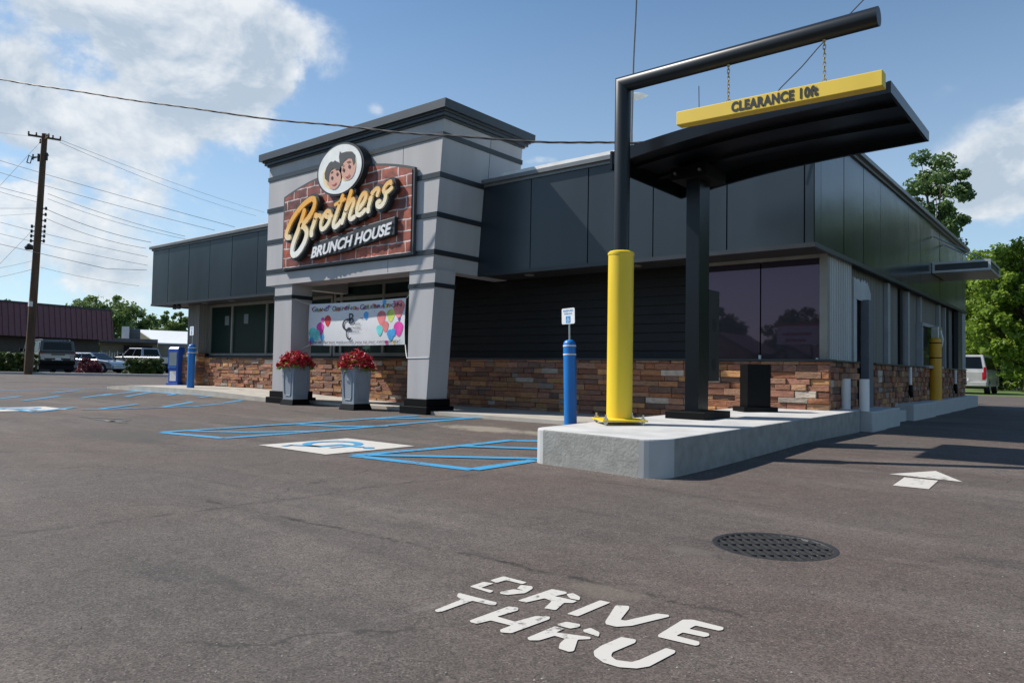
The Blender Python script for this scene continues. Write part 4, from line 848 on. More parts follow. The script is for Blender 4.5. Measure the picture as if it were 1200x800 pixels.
# ------------------------------------------------------------------ CLEARANCE POST
px_, py_ = -3.98, 6.62; zc = ztop(px_, py_)
K = empty('clearance_post', (px_, py_, zc), 'tall black pipe post with yellow sleeve and a long arm over the drive lane', 'post')
mb = MB(); mb.lathe([(.133,zc+.045),(.133,zc+1.75),(.138,zc+1.755),(.138,zc+1.78),(.12,zc+1.795),(.085,zc+1.80)], (px_, py_), 40); mb.build('yellow_sleeve', M_yellow, K, smooth=True)
ze = 3.905
mb = MB(); rr_ = .083; n = 28
P1 = Vector((px_, py_, zc+1.78)); cor = Vector((px_, py_, ze)); end = Vector((-1.50, py_, ze+.0))
vs = []
for j in range(n): a = 2*math.pi*j/n; vs.append((px_+rr_*math.cos(a), py_+rr_*math.sin(a), P1.z))
for j in range(n): a = 2*math.pi*j/n; vs.append((px_+rr_*math.cos(a), py_+rr_*math.sin(a), ze-rr_*math.cos(a)))
for j in range(n): a = 2*math.pi*j/n; vs.append((end.x, py_+rr_*math.sin(a), ze-rr_*math.cos(a)))
fs = [(i*n+j, i*n+(j+1)%n, (i+1)*n+(j+1)%n, (i+1)*n+j) for i in range(2) for j in range(n)]+[tuple(range(2*n, 3*n)), tuple(range(n-1, -1, -1))]
mb.add(vs, fs); mb.build('pipe_arm', mat('black_pipe', (.009,.013,.018), .38, spec=.35), K, smooth=True)
mb = MB(); s = .235
mb.box(px_-s, px_+s, py_-s, py_+s, zc+.035, zc+.052, rot=R(47), piv=(px_, py_, 0)); mb.lathe([(.17, zc+.0525),(.14, zc+.062)], (px_, py_), 28); mb.build('base_plate', M_yellow, K, bevel=.003)
for i in range(4):
    a = R(47+45+90*i); bx, by = px_+.275*math.cos(a), py_+.275*math.sin(a); mb = MB()
    mb.lathe([(.012, zc-.01),(.012, zc+.034)], (bx, by), 8); mb.lathe([(.024, zc+.012),(.024, zc+.030)], (bx, by), 6); mb.lathe([(.026, zc+.053),(.026, zc+.072)], (bx, by), 6); mb.lathe([(.011, zc+.0725),(.010, zc+.105)], (bx, by), 8); mb.build('anchor_bolt', M_steel, K)
# clearance bar with chains
bx0, bx1 = -3.33, -1.46; h = .135; zb0 = on_y(802, 145, py_-.06).z; zb1 = on_y(1030, 101, py_-.06).z
CB = empty('clearance_bar', (-2.4, py_, zb0), 'yellow bar lettered with the clearance height, hanging on two chains', 'sign')
mb = MB(); zt_ = lambda x, z=0: zb0+(zb1-zb0)*(x-bx0)/(bx1-bx0)+z
mb.hexa([(bx0,py_-.06,zt_(bx0)),(bx1,py_-.06,zt_(bx1)),(bx1,py_+.06,zt_(bx1)),(bx0,py_+.06,zt_(bx0))], [(bx0,py_-.06,zt_(bx0,h)),(bx1,py_-.06,zt_(bx1,h)),(bx1,py_+.06,zt_(bx1,h)),(bx0,py_+.06,zt_(bx0,h))])
mb.build('bar', mat('bar_yellow', (.72,.50,.05), .5, var=.05), CB, bevel=.006)
vs, fs = text_mesh('CLEARANCE 10ft', 1, offset=.055, space=1.12)
a0 = min(v.x for v in vs); a1 = max(v.x for v in vs); b0 = min(v.y for v in vs); b1 = max(v.y for v in vs)
tx0 = on_y(857, 122, py_-.062).x; tx1 = on_y(959, 104, py_-.062).x
mb = MB(); mb.add([Vector((tx0+(v.x-a0)/(a1-a0)*(tx1-tx0), py_-.0635, zt_(tx0+(v.x-a0)/(a1-a0)*(tx1-tx0), .018+(v.y-b0)/(b1-b0)*.100))) for v in vs], fs); o = mb.build('bar_lettering', M_text, CB); o['label'] = 'black lettering CLEARANCE 10ft'
for cx in (on_y(853.5, 100, py_).x, on_y(966, 80, py_).x):
    mb = MB(); z = zt_(cx, h)+.0; k = 0; ztp = ze-rr_-.005; nl = int((ztp-z)/.036); stp = (ztp-z)/nl
    for k in range(nl):
        zc_ = z+stp*(k+.5); rx = .012 if k else .02; rz_ = stp*.68; pts = []
        for j in range(13): a = 2*math.pi*j/12; u = rx*math.cos(a); pts.append((cx+(u if k % 2 == 0 else 0), py_+(u if k % 2 else 0), zc_+rz_*math.sin(a)))
        mb.tube(pts, .0042, 5, cap=False)
    mb.lathe([(.012, ztp-.01),(.016, ztp+.0),(.016, ztp+.012)], (cx, py_), 8)
    mb.build('chain', mat('chain_brass', (.45,.36,.18), .4, .6), CB)

# ------------------------------------------------------------------ ORDER CANOPY
CN = empty('order_canopy', (-3.82, 8.12, .35), 'black flat canopy on a single square post over the ordering spot', 'canopy')
mb = MB(); mb.box(-3.912, -3.742, 7.98, 8.26, .38, 3.22); mb.build('post', M_gloss, CN, bevel=.006)
mb = MB(); mb.box(-4.03, -3.535, 7.72, 8.42, .345, .435); mb.build('post_base', M_black, CN, bevel=.006)
cy0, cy1 = 7.0, 8.72
def prof(x, k=0):   # roof line: arched towards the post side
    t = (x+4.33)/(4.33-1.52); return 3.345+(3.47-3.345)*t+.075*math.sin(math.pi*min(1, t*1.0))*(1-.35*t)
def thick(x): t = (x+4.33)/(2.81); return .145*(1-t)+.10*t
xsn = np.linspace(-4.33, -1.52, 25)
def wing(mb, y0, y1, f0, f1, xs_=xsn):
    for a, b in zip(xs_[:-1], xs_[1:]): mb.hexa([(a,y0,f0(a)),(b,y0,f0(b)),(b,y1,f0(b)),(a,y1,f0(a))], [(a,y0,f1(a)),(b,y0,f1(b)),(b,y1,f1(b)),(a,y1,f1(a))])
mb = MB(); wing(mb, cy0, cy0+.05, lambda x: prof(x)-thick(x), prof); wing(mb, cy1-.05, cy1, lambda x: prof(x)-thick(x)-.06*(1-(x+4.33)/2.81), prof)
mb.box(-4.36, -4.331, cy0-.01, cy1+.01, prof(-4.33)-.20, prof(-4.33)+.005); mb.box(-1.519, -1.49, cy0, cy1, prof(-1.52)-.10, prof(-1.52)+.005)
mb.build('canopy_frame', M_gloss, CN)
mb = MB(); wing(mb, cy0+.051, cy1-.051, lambda x: prof(x)-.035, lambda x: prof(x)-.008); mb.build('canopy_deck', M_gloss, CN)
for y in (7.48, 8.05):
    mb = MB(); wing(mb, y, y+.10, lambda x: prof(x)-.075, lambda x: prof(x)-.0355); mb.build('canopy_rib', M_gloss, CN)
mb = MB(); mb.box(-4.05, -3.60, 7.85, 8.40, 3.15, 3.30); mb.build('canopy_bracket', M_black, CN, bevel=.006)
for x, y in ((-3.98, 7.84), (-3.67, 7.84)):
    mb = MB(); mb.tube([(x, y, 3.22), (x, y-.04, 3.22)], .018, 6); mb.build('bracket_bolt', M_steel, CN)
mb = MB(); mb.box(-3.86, -3.742, 8.262, 8.56, .78, 1.88); sp_ = mb.build('speaker_panel', mat('speaker_grey', (.012,.013,.014), .5, spec=.3), CN, bevel=.004)
for zc_ in (1.46, .98):
    mb = MB()
    for k in range(37):
        rr2 = .012*math.sqrt(k)*1.05; a = k*2.4; y, z = 8.41+rr2*math.cos(a)*.9, zc_+rr2*math.sin(a); mb.box(-3.7415, -3.7405, y-.006, y+.006, z-.006, z+.006)
    mb.build('speaker_grille', M_dark, sp_)
# menu pedestal
PD = empty('menu_pedestal', (-3.8, 9.8, .36), 'low black pedestal box on a square base between the canopy and the corner windows', 'pedestal')
x0, y0 = -3.62, 9.15; 
PD.scale = (.84, .84, .97); PD.location = (-3.76, 9.78, .365); PD.rotation_euler.z = R(-41)
mb = MB(); mb.box(-.13, .13, -.20, .20, .075, .66); mb.build('pedestal_body', M_black, PD, bevel=.006, local=True)
mb = MB(); mb.box(-.20, .20, -.29, .29, 0, .0745); mb.build('pedestal_base', M_black, PD, bevel=.006, local=True)
# white pipe posts
for (a, b), l in (((991, 479), 'short white pipe post at the stone corner, nearer to the lot'), ((1013, 480), 'short white pipe post beside the doorway on the side wall')):
    p = on_z(a, b, .39); mb = MB(); mb.lathe([(.067,.37),(.067,.83),(.060,.832),(.056,.815)], (p.x, p.y), 24); tag(mb.build('pipe_post', M_pipe, smooth=True), l, 'pipe', 'white pipe posts at the corner')
# yellow bollard by the service window
mb = MB(); x, y = -2.98, 18.05; YB = empty('yellow_bollard', (x, y, .37), 'yellow bollard with two black bands near the take-out window', 'bollard')
mb.lathe([(.119,.37),(.119,1.66),(.107,1.70),(.06,1.725),(.0,1.73)], (x, y), 28); mb.build('sleeve', M_yellow2, YB, smooth=True)
for z in (1.28, 1.60): mb = MB(); mb.lathe([(.1205,z),(.1215,z+.004),(.1215,z+.018),(.1205,z+.022)], (x, y), 28); mb.build('band', M_black, YB)
# hoses on the side stone wall
for y, l in ((15.85, 'white downpipe with a black end on the side stone wall, nearer one'), (21.05, 'white downpipe with a black end on the side stone wall, farther one')):
    D_ = empty('downpipe', (-3.05, y, .45), l, 'pipe', 'white downpipes on the side wall')
    mb = MB(); mb.tube([(-3.045,y,1.06),(-3.045,y,.72)], .028, 8); mb.build('pipe', M_pipe, D_); mb = MB(); mb.tube([(-3.045,y,.72),(-3.04,y+.01,.58),(-3.03,y+.03,.48)], [.04,.045,.03], 8); mb.build('boot', M_black, D_)

# ------------------------------------------------------------------ STORM GRATE
pc = gp(907, 639); rG = .305; zG = float(g(pc.x, pc.y)); GR = empty('storm_grate', (pc.x, pc.y, zG), 'round cast-iron storm grate with slanted slots sunk in the asphalt', 'grate')
mb = MB(); n = 56
for i in range(n):
    a, b = 2*math.pi*i/n, 2*math.pi*(i+1)/n; r0, r1 = rG-.03, rG
    mb.add([(pc.x+r*math.cos(t), pc.y+r*math.sin(t), zz_) for t in (a, b) for r, zz_ in ((r0, zG-.011), (r0+.006, zG-.001), (r1-.002, zG+.0015), (r1+.004, zG+.0005))], [(0,1,5,4),(1,2,6,5),(2,3,7,6)])
mb.build('grate_rim', M_iron, GR)
mb = MB(); mb.lathe([(rG-.012, zG-.0115),(rG-.012, zG-.0105)], (pc.x, pc.y), 40); mb.build('pit_shade', M_dark, GR)  # shallow black disc, its colour stands in for the shade of a deep pit
cross = (gp(930, 639)-gp(884, 639)); cross.z = 0; cross.normalize(); dirb = gp(930, 650)-gp(907, 639); dirb.z = 0; dirb.normalize(); nc = Vector((-cross.y, cross.x, 0)); C0 = Vector((pc.x, pc.y, 0))
RI = rG-.026; mb = MB(); rows = [-.305, -.17, -.057, .057, .17, .305]
inside = lambda v: (v-C0).length < RI
for o_ in rows[1:-1]:
    hl = math.sqrt(RI**2-o_**2); c = C0+nc*o_; p, q = c-cross*hl, c+cross*hl; w2 = nc*.007; mb.hexa([Vector((*(v).xy, zG-.010)) for v in (p-w2, q-w2, q+w2, p+w2)], [Vector((*(v).xy, zG-.0030)) for v in (p-w2, q-w2, q+w2, p+w2)])
kk = dirb.dot(nc)
for i in range(-16, 17):
    s = C0+cross*(i*.043); # bar line through s along dirb, clipped to the disc
    b_2 = (s-C0).dot(dirb); c_2 = (s-C0).length**2-RI**2; disc = b_2*b_2-c_2
    if disc <= 0: continue
    t0, t1 = -b_2-math.sqrt(disc), -b_2+math.sqrt(disc)
    if t1-t0 < .03: continue
    p, q = s+dirb*t0, s+dirb*t1; nb_ = Vector((-dirb.y, dirb.x, 0)); w2 = nb_*.0062; w3 = nb_*.0045
    mb.hexa([Vector((*(v).xy, zG-.010)) for v in (p-w2, q-w2, q+w2, p+w2)], [Vector((*(v).xy, zG-.0015)) for v in (p-w3, q-w3, q+w3, p+w3)])
mb.build('grate_bars', M_iron, GR)

# grit and small stones lying on the asphalt
mb = MB(); rs = random.Random(11)
def pebble(x, y, s):
    z = float(g(x, y)); vs = [(x+s*math.cos(a)*rs.uniform(.7,1.1), y+s*math.sin(a)*rs.uniform(.7,1.1), z+.001) for a in (0,1.26,2.5,3.77,5.0)]; mb.add(vs+[(x+rs.uniform(-.2,.2)*s, y, z+s*.8)], [(0,1,5),(1,2,5),(2,3,5),(3,4,5),(4,0,5)])
for _ in range(900):
    px0, py0 = rs.uniform(-100, 1300), rs.uniform(500, 900)**1.0; p = gp(px0, py0)
    if not (-4.35 < p.x < -2.8 and p.y > 5.4): pebble(p.x, p.y, rs.choice((.002, .003, .003, .005)))
for _ in range(500):
    t = rs.random(); x, y = (-2.78+abs(rs.gauss(0, .06)), 5.6+t*6) if rs.random() < .6 else (-4.2+t*1.3, 5.42-abs(rs.gauss(0, .05))); pebble(x, y, rs.choice((.003, .004, .006)))
tag(mb.build('grit', mat('grit_stone', (.10,.09,.08), .9, island=.9, col2=(.36,.33,.29)), origin='keep'), 'loose grit scattered on the asphalt', 'grit', kind='stuff')
# ------------------------------------------------------------------ NEWSPAPER BOX
p = at(206, 450, 21.5); p.z = wz(p.x); NB = empty('newspaper_box', p, 'blue newspaper vending box at the far left corner of the stone wall', 'newspaper box', rz=R(-28)); NB.rotation_euler.z = R(19); NB.scale = (.72, .55, .86)
mb = MB(); mb.box(-.24, .24, -.22, .22, .08, .55); mb.box(-.26, .26, -.25, .23, .5501, 1.22); mb.hexa([(-.26,-.25,1.2201),(.26,-.25,1.2201),(.26,.23,1.2201),(-.26,.23,1.2201)], [(-.24,-.16,1.30),(.24,-.16,1.30),(.24,.21,1.30),(-.24,.21,1.30)]); mb.box(-.30, .30, -.30, .26, 0, .079)
mb.build('cabinet', mat('newsbox_blue', (.02,.09,.42), .4), NB, local=True, bevel=.012)
mb = MB(); mb.box(-.19, .19, -.262, -.2505, .66, 1.12); mb.build('window', mat('newsbox_glass', (.22,.27,.30), .2), NB, local=True)
mb = MB(); mb.box(-.16, .16, -.232, -.2205, .14, .48); mb.build('front_card', M_white, NB, local=True); mb = MB(); mb.box(-.2, .2, -.29, -.251, .60, .63); mb.build('handle', M_cardblue, NB, local=True)

# ------------------------------------------------------------------ VEHICLES (local: +x front, z up, built at the origin)
def vehicle(name, loc, head, label, cat, paint, L_, W, prof_lo, zb, cab, rear=True, wr_=.36, wx=None, hatch=False, extra=None, group=None):
    """prof_lo: side outline of the lower body; cab: (xb0,xb1,xt0,xt1,z1,z2,wb,wt, pillars)"""
    V = bpy.data.objects.new(name, None); COL.objects.link(V); V.location = loc; LOC[V.name] = Vector((0,0,0)); V.rotation_euler.z = math.pi/2-head; tag(V, label, cat, group)
    hw = W/2; wx = wx or (-L_*.30, L_*.31)
    # side outline with wheel arches cut out
    pts = list(prof_lo); low = []
    for c in wx:
        for k in range(9): a = math.pi*k/8; low.append((c-(wr_+.05)*math.cos(a), zb+max(0, (wr_+.05)*math.sin(a)-(zb-wr_)*1.0)))
    out = [(-L_/2, zb)]+low+[(L_/2, zb)]+pts
    mb = MB(); mb.prism([(x, -hw, z) for x, z in out], (0, 2*hw, 0)); xb0, xb1, xt0, xt1, z1, z2, wb, wt = cab[:8]
    bot = [Vector((xb0,-wb,z1-.02)), Vector((xb1,-wb,z1-.02)), Vector((xb1,wb,z1-.02)), Vector((xb0,wb,z1-.02))]; tp = [Vector((xt0,-wt,z2)), Vector((xt1,-wt,z2)), Vector((xt1,wt,z2)), Vector((xt0,wt,z2))]
    mb.hexa(bot, tp); body = mb.build('body', paint, V, local=True, bevel=.05, bseg=3)
    def face(i, j, u, v, out_):   # bilinear point on the cabin face between corners i and j
        a = bot[i].lerp(bot[j], u); b = tp[i].lerp(tp[j], u); p_ = a.lerp(b, v); n_ = (bot[j]-bot[i]).cross(tp[i]-bot[i]).normalized(); return p_+n_*out_
    def win(nm, i, j, u0, u1, v0, v1, m=M_cglass):
        mb = MB(); a = [face(i, j, u, v, .006) for u, v in ((u0,v0),(u1,v0),(u1,v1),(u0,v1))]; n_ = (a[1]-a[0]).cross(a[3]-a[0]).normalized(); mb.prism(a, n_*.012); return mb.build(nm, m, V, local=True, bevel=.008)
    for u0, u1 in cab[8]: win('side_window', 0, 1, u0, u1, .14, .86); win('side_window', 2, 3, 1-u1, 1-u0, .14, .86)
    win('windscreen', 1, 2, .07, .93, .08, .92); win('rear_window', 3, 0, .09, .91, .2 if hatch else .12, .88)
    for c in wx:
        for s in (-1, 1):
            mb = MB(); y0_ = s*(hw-.24); y1_ = s*(hw-.01); mb.tube([(c, y0_, wr_), (c, y0_+s*.02, wr_), (c, y1_-s*.02, wr_), (c, y1_, wr_)], [wr_*.94, wr_, wr_, wr_*.94], 24); wh = mb.build('wheel', M_rubber, V, local=True, smooth=True)
            mb = MB(); mb.tube([(c, y1_-s*.02, wr_), (c, y1_+s*.008, wr_)], [wr_*.62, wr_*.56], 16)
            mb.build('rim', M_rim, wh, local=True)
    mb = MB(); mb.box(-L_/2-.07, -L_/2+.02, -hw*.96, hw*.96, zb+.02, zb+.24); mb.build('rear_bumper', extra or M_black, V, local=True, bevel=.03); mb = MB(); mb.box(L_/2-.02, L_/2+.07, -hw*.94, hw*.94, zb, zb+.24); mb.build('front_bumper', extra or M_black, V, local=True, bevel=.03)
    zt0 = prof_lo[-1][1]; zf0 = prof_lo[0][1]
    for s in (-1, 1):
        mb = MB(); mb.box(-L_/2-.012, -L_/2+.06, s*(hw-.16)-.07, s*(hw-.16)+.07+.0, max(zb+.3, zt0-.42), zt0-.06); mb.build('tail_light', M_red_l, V, local=True, bevel=.01)
        mb = MB(); mb.box(L_/2-.05, L_/2+.012, s*(hw-.22)-.15, s*(hw-.22)+.15, zf0-.24, zf0-.08); mb.build('headlight', M_clear, V, local=True, bevel=.01)
        mb = MB(); mb.box(xb1-.25, xb1-.12, s*(hw+.02)-.02, s*(hw+.16), z1+.02, z1+.20) if s > 0 else mb.box(xb1-.25, xb1-.12, -(hw+.16), -(hw-.0), z1+.02, z1+.20); mb.build('side_mirror', M_black, V, local=True, bevel=.02)
        mb = MB()
        for x in (xb1-.05, (xb0+xb1)/2, ): mb.box(x-.006, x+.006, s*(hw+.001)-.002, s*(hw+.001)+.002, zb+.06, z1-.06)
        mb.box(xb0+.15, xb0+.32, s*(hw+.012)-.01, s*(hw+.012)+.01, z1-.22, z1-.18); mb.build('door_line', M_black, V, local=True)
    mb = MB(); mb.box(-L_/2-.085, -L_/2-.071, -.16, .16, zb+.28 if hatch else zb+.08, zb+.42 if hatch else zb+.2); mb.build('number_plate', M_white, V, local=True)
    mb = MB(); mb.box(-L_/2+.1, L_/2-.1, -hw+.06, hw-.06, .26, zb+.1); mb.build('underbody', M_dark, V, local=True)
    return V
paint_dark = mat('paint_charcoal', (.018,.020,.023), .25, .2, coat=.5); paint_silverblue = mat('paint_silverblue', (.22,.27,.33), .25, .5, coat=.8); paint_silver = mat('paint_silver', (.33,.34,.35), .28, .5, coat=.8); paint_white = mat('paint_offwhite', (.42,.41,.39), .32, .1, coat=.6)
def gat(px, py, d): p = at(px, py, d); p.z = float(g(p.x, p.y)); return p
az_ = lambda px: YAW+math.atan((px-600)/FPX)
V1 = vehicle('boxy_suv', gat(52, 437, 46.5), az_(52)-R(16), 'dark boxy SUV with a roof rack seen from behind, beside the utility pole', 'SUV', paint_dark, 4.7, 2.04, [(2.35,1.18),(1.1,1.32),(-2.35,1.34)], .55, (-2.32,1.05,-2.24,.75,1.34,2.0,.97,.90,[(.05,.30),(.34,.63),(.67,.94)]), wr_=.43, hatch=True)
mb = MB()
for s in (-1, 1): mb.tube([(-2.0,s*.75,2.02),(-2.0,s*.75,2.08),(.5,s*.75,2.08),(.5,s*.75,2.02)], .02, 6)
for x in (-1.9,-1.1,-.3,.45): mb.tube([(x,-.75,2.08),(x,.75,2.08)], .018, 6)
mb.build('roof_rack', M_steel, V1, local=True)
mb = MB(); mb.box(-2.372, -2.352, -.7, .7, .95, 1.12); mb.build('chrome_strip', M_steel, V1, local=True)
mb = MB()
for y0,y1,z0,z1 in ((-.95,-.4,1.12,1.2),(.35,.95,1.0,1.2),(-.9,-.72,.86,1.1),(.72,.9,.86,1.0),(-.3,.3,.82,.86)): mb.box(-2.366,-2.353,y0,y1,z0,z1)
mb.build('rear_trim', M_rim, V1, local=True)
V2 = vehicle('parked_sedan', gat(110, 437, 52), az_(110)+math.pi-R(48), 'silver-blue sedan facing the road behind the red shrub', 'car', paint_silverblue, 4.5, 1.78, [(2.2,.66),(1.9,.82),(.95,.95),(-1.6,.98),(-2.2,.96)], .30, (-1.75,1.05,-1.05,.25,.95,1.42,.84,.64,[(.10,.46),(.50,.90)]), wr_=.32, extra=paint_silverblue)
V3 = vehicle('pickup_truck', gat(167, 437, 57), az_(167)-R(40), 'silver crew-cab pickup truck parked behind the round hedge', 'pickup truck', paint_silver, 5.8, 1.98, [(2.85,1.02),(2.7,1.16),(1.25,1.22),(-2.9,1.22)], .50, (-.95,1.35,-.75,.65,1.22,1.90,.90,.74,[(.06,.44),(.50,.92)]), wr_=.41, hatch=True)
mb = MB(); mb.box(-2.75, -1.05, -.85, .85, 1.2205, 1.26); mb.build('bed_cover', M_black, V3, local=True)
V4 = vehicle('passenger_van', gat(1139, 461, 38), az_(1139)+R(7), 'pale silver van seen from behind at the end of the drive lane', 'van', paint_white, 4.8, 1.9, [(2.4,.85),(1.75,1.08),(-2.4,1.12)], .36, (-2.38,1.75,-2.2,.85,1.10,1.92,.93,.76,[(.05,.34),(.38,.68),(.72,.95)]), wr_=.34, hatch=True, extra=paint_white)
for s in (-1, 1): mb = MB(); mb.box(-2.43, -2.36, s*.84-.06, s*.84+.06, .80, 1.32); mb.build('tail_light', M_red_l, V4, local=True, bevel=.01)
V5 = vehicle('parked_hatchback', gat(212, 437, 66), az_(212)-R(60), 'pale car half hidden behind the blue newspaper box', 'car', mat('paint_cream', (.5,.47,.42), .3, coat=.6), 4.2, 1.75, [(2.05,.75),(1.2,.98),(-2.1,1.0)], .32, (-1.95,1.0,-1.6,.3,.98,1.6,.84,.68,[(.06,.46),(.5,.92)]), wr_=.32)

# ------------------------------------------------------------------ FOLIAGE
def leafcloud(clumps, nper, size, flat=.0, sd=0):
    r_ = np.random.default_rng(sd); C_ = np.array([c[:3] for c in clumps]); S = np.array([c[3] for c in clumps]); n = len(clumps)*nper
    idx = np.repeat(np.arange(len(clumps)), nper); d = r_.normal(size=(n, 3)); d /= np.linalg.norm(d, axis=1)[:, None]; rad = r_.random(n)**.5
    c = C_[idx]+d*(rad*S[idx])[:, None]*np.array([1, 1, .75]); nn = d*.6+r_.normal(size=(n, 3))*.7+np.array([0, 0, .4]); nn /= np.linalg.norm(nn, axis=1)[:, None]
    a = np.cross(nn, r_.normal(size=(n, 3))); a /= np.linalg.norm(a, axis=1)[:, None]; b = np.cross(nn, a); s = size*r_.uniform(.6, 1.3, n)[:, None]
    V = np.stack([c-a*s, c-b*s*.62+nn*s*.15, c+a*s, c+b*s*.62+nn*s*.15], 1).reshape(-1, 3); return V
def leafobj(name, V, m, parent, base):
    V = V-np.array(base); k = len(V)//4; me = bpy.data.meshes.new(name); me.vertices.add(len(V)); me.vertices.foreach_set('co', V.astype(np.float32).ravel()); me.loops.add(4*k); me.loops.foreach_set('vertex_index', np.arange(4*k, dtype=np.int32)); me.polygons.add(k); me.polygons.foreach_set('loop_start', np.arange(0, 4*k, 4, dtype=np.int32)); me.update(calc_edges=True); me.validate()
    me.materials.append(m); o = bpy.data.objects.new(name, me); COL.objects.link(o); o.parent = parent; return o
def tree(name, base, H, rw, label, m, n_cl=90, nper=70, leaf=.16, sd=0, trunk=.35, low=.3, group=None, lean=0, clump=.16, shape=None):
    base = Vector(base); r_ = random.Random(sd); T = empty(name, base, label, 'tree', group)
    mb = MB(); tk = [base+Vector((lean*t*H+.15*math.sin(t*5+sd), .12*math.sin(t*4), H*.8*t)) for t in (0, .2, .4, .6, .8, 1)]
    mb.tube([tk[0]-Vector((0,0,.3))]+tk[1:], [trunk*q for q in (1.2,.8,.65,.5,.3,.1)], 8)
    cl = []
    for i in range(n_cl):
        while True:
            x, y, z = r_.uniform(-1, 1), r_.uniform(-1, 1), r_.uniform(-1, 1); q = x*x+y*y+z*z
            if .12 < q < 1: break
        w_ = 1 if shape is None else shape((z+1)/2)
        c = base+Vector((x*rw*w_+lean*H*.7, y*rw*w_, H*(low+(1-low)*(z+1)/2))); cl.append((*c, rw*clump*r_.uniform(.6, 1.5)))
        if i % 3 == 0:
            s_ = tk[1+int(3.9*max(0, min(1, (c.z-base.z)/H-.15)))]; mid_ = s_.lerp(c, .5)+Vector((0,0,-.04*H)); mb.tube([s_, mid_, c], [trunk*.22, trunk*.13, trunk*.04], 5)
    mb.build('trunk', M_bark, T)
    leafobj('crown', leafcloud(cl, nper, leaf, sd=sd), m, T, base); return T
def gpd(px, d): p = at(px, 440, d); p.z = float(g(p.x, p.y)); return p
TG = 'trees behind the restaurant'
tree('broad_tree', gpd(1165, 50), 9.6, 3.9, 'bright green tree whose crown starts at the right end of the building', M_leaf, 230, 170, .13, 1, group=TG, low=.08)
tree('broad_tree', gpd(1205, 44), 9.0, 3.3, 'bright green tree cut by the right edge of the photo, above the grass', M_leaf, 200, 170, .13, 2, group=TG, low=.06)
tree('broad_tree', gpd(1255, 47), 10, 4, 'green tree just outside the right edge beside the drive lane', M_leaf, 90, 90, .15, 3, group=TG, low=.1)
tree('broad_tree', gpd(1135, 58), 9.3, 3.6, 'green tree partly hidden by the far end of the side wall', M_leaf, 190, 140, .15, 4, group=TG, low=.05)
tree('broad_tree', gpd(1182, 62), 11.5, 4.6, 'taller green tree standing behind the right-hand row', M_leaf_d, 200, 130, .17, 9, group=TG, low=.04)
tree('tall_tree', gpd(1098, 46), 15.0, 2.35, 'tall loose tree rising above the roofline right of the canopy', M_leaf_d, 46, 230, .13, 12, group=TG, low=.55, clump=.24)
def bush(name, base, w, d, h, label, m, group=None, n=60, nper=90, leaf=.045, box=False, rz=0, sd=1, cat='hedge'):
    base = Vector(base); T = empty(name, base, label, cat, group); r_ = random.Random(sd); cl = []
    for i in range(n):
        x, y = r_.uniform(-1, 1), r_.uniform(-1, 1)
        if box: z = r_.uniform(.1, .93)
        else:
            q = math.sqrt(x*x+y*y)
            if q > 1: x /= q*1.1; y /= q*1.1; q = .9
            z = r_.uniform(.08, .95)*math.sqrt(max(.1, 1-q*q*.8))
        v = Matrix.Rotation(rz, 3, 'Z') @ Vector((x*w/2*.92, y*d/2*.9, 0)); cl.append((base.x+v.x, base.y+v.y, base.z+z*h, .13*min(1, h)+.02))
    mb = MB(); mb.tube([base, base+Vector((0,0,h*.7))], .04, 6); mb.build('stem', M_bark, T)
    leafobj('leaves', leafcloud(cl, nper, leaf, sd=sd), m, T, base); return T
hd = R(180)-(-YAW)
row_rz = YAW*-1*0+math.atan2(at(180,437,42).y-at(0,437,42).y, at(180,437,42).x-at(0,437,42).x)
bush('clipped_hedge', gat(5, 437, 42), 3.4, 1.1, 1.25, 'long clipped green hedge at the left edge in front of the SUV', M_hedge, 'hedges along the far kerb', 240, 110, .05, True, row_rz, 2)
bush('clipped_hedge', gat(169.5, 438, 42), 1.95, 1.2, 1.0, 'rounded clipped green hedge in front of the pickup truck', M_hedge, 'hedges along the far kerb', 170, 110, .05, True, row_rz, 3)
bush('red_shrub', gat(104, 438, 42), 1.55, 1.2, 1.05, 'dark red shrub in front of the sedan', M_redleaf, None, 90, 120, .05, False, 0, 4, 'shrub')
bush('low_bush', gpd(1192, 46), 4, 3, 3.2, 'light green bush at the right edge below the big trees', M_leaf, None, 90, 110, .10, False, 0, 5, 'bush')
bush('low_bush', gpd(1168, 55), 9, 3, 2.6, 'dark undergrowth below the trees behind the van', M_leaf_d, None, 150, 120, .13, False, 0, 6, 'bush')
FG = 'trees beyond the far buildings'
tree('far_tree', gpd(128, 95), 9.6, 5.2, 'wide light green tree above the end of the maroon roof', M_leaf_hazed, 120, 90, .22, 21, group=FG, low=.1)
tree('far_tree', gpd(103, 105), 8.8, 4.5, 'green tree crown just above the maroon roof end, left of the wider one', M_leaf_hazed, 90, 80, .22, 22, group=FG, low=.1)
tree('far_tree', gpd(170, 110), 8.2, 4.5, 'darker far tree above the rooftop box', M_leaf_d, 90, 80, .22, 23, group=FG, low=.1)
tree('far_tree', gpd(203, 92), 7.4, 2.5, 'small far tree above the white roof beside the restaurant corner', M_leaf_hazed, 80, 80, .2, 24, group=FG, low=.1)
tree('far_tree', gpd(218, 100), 6.5, 2.0, 'low far tree touching the restaurant column', M_leaf_d, 60, 70, .2, 25, group=FG, low=.1)
tree('far_tree', gpd(5, 100), 9.6, 2.2, 'dark far tree showing above the left end of the maroon roof', M_leaf_d, 60, 80, .2, 26, group=FG, low=.1)

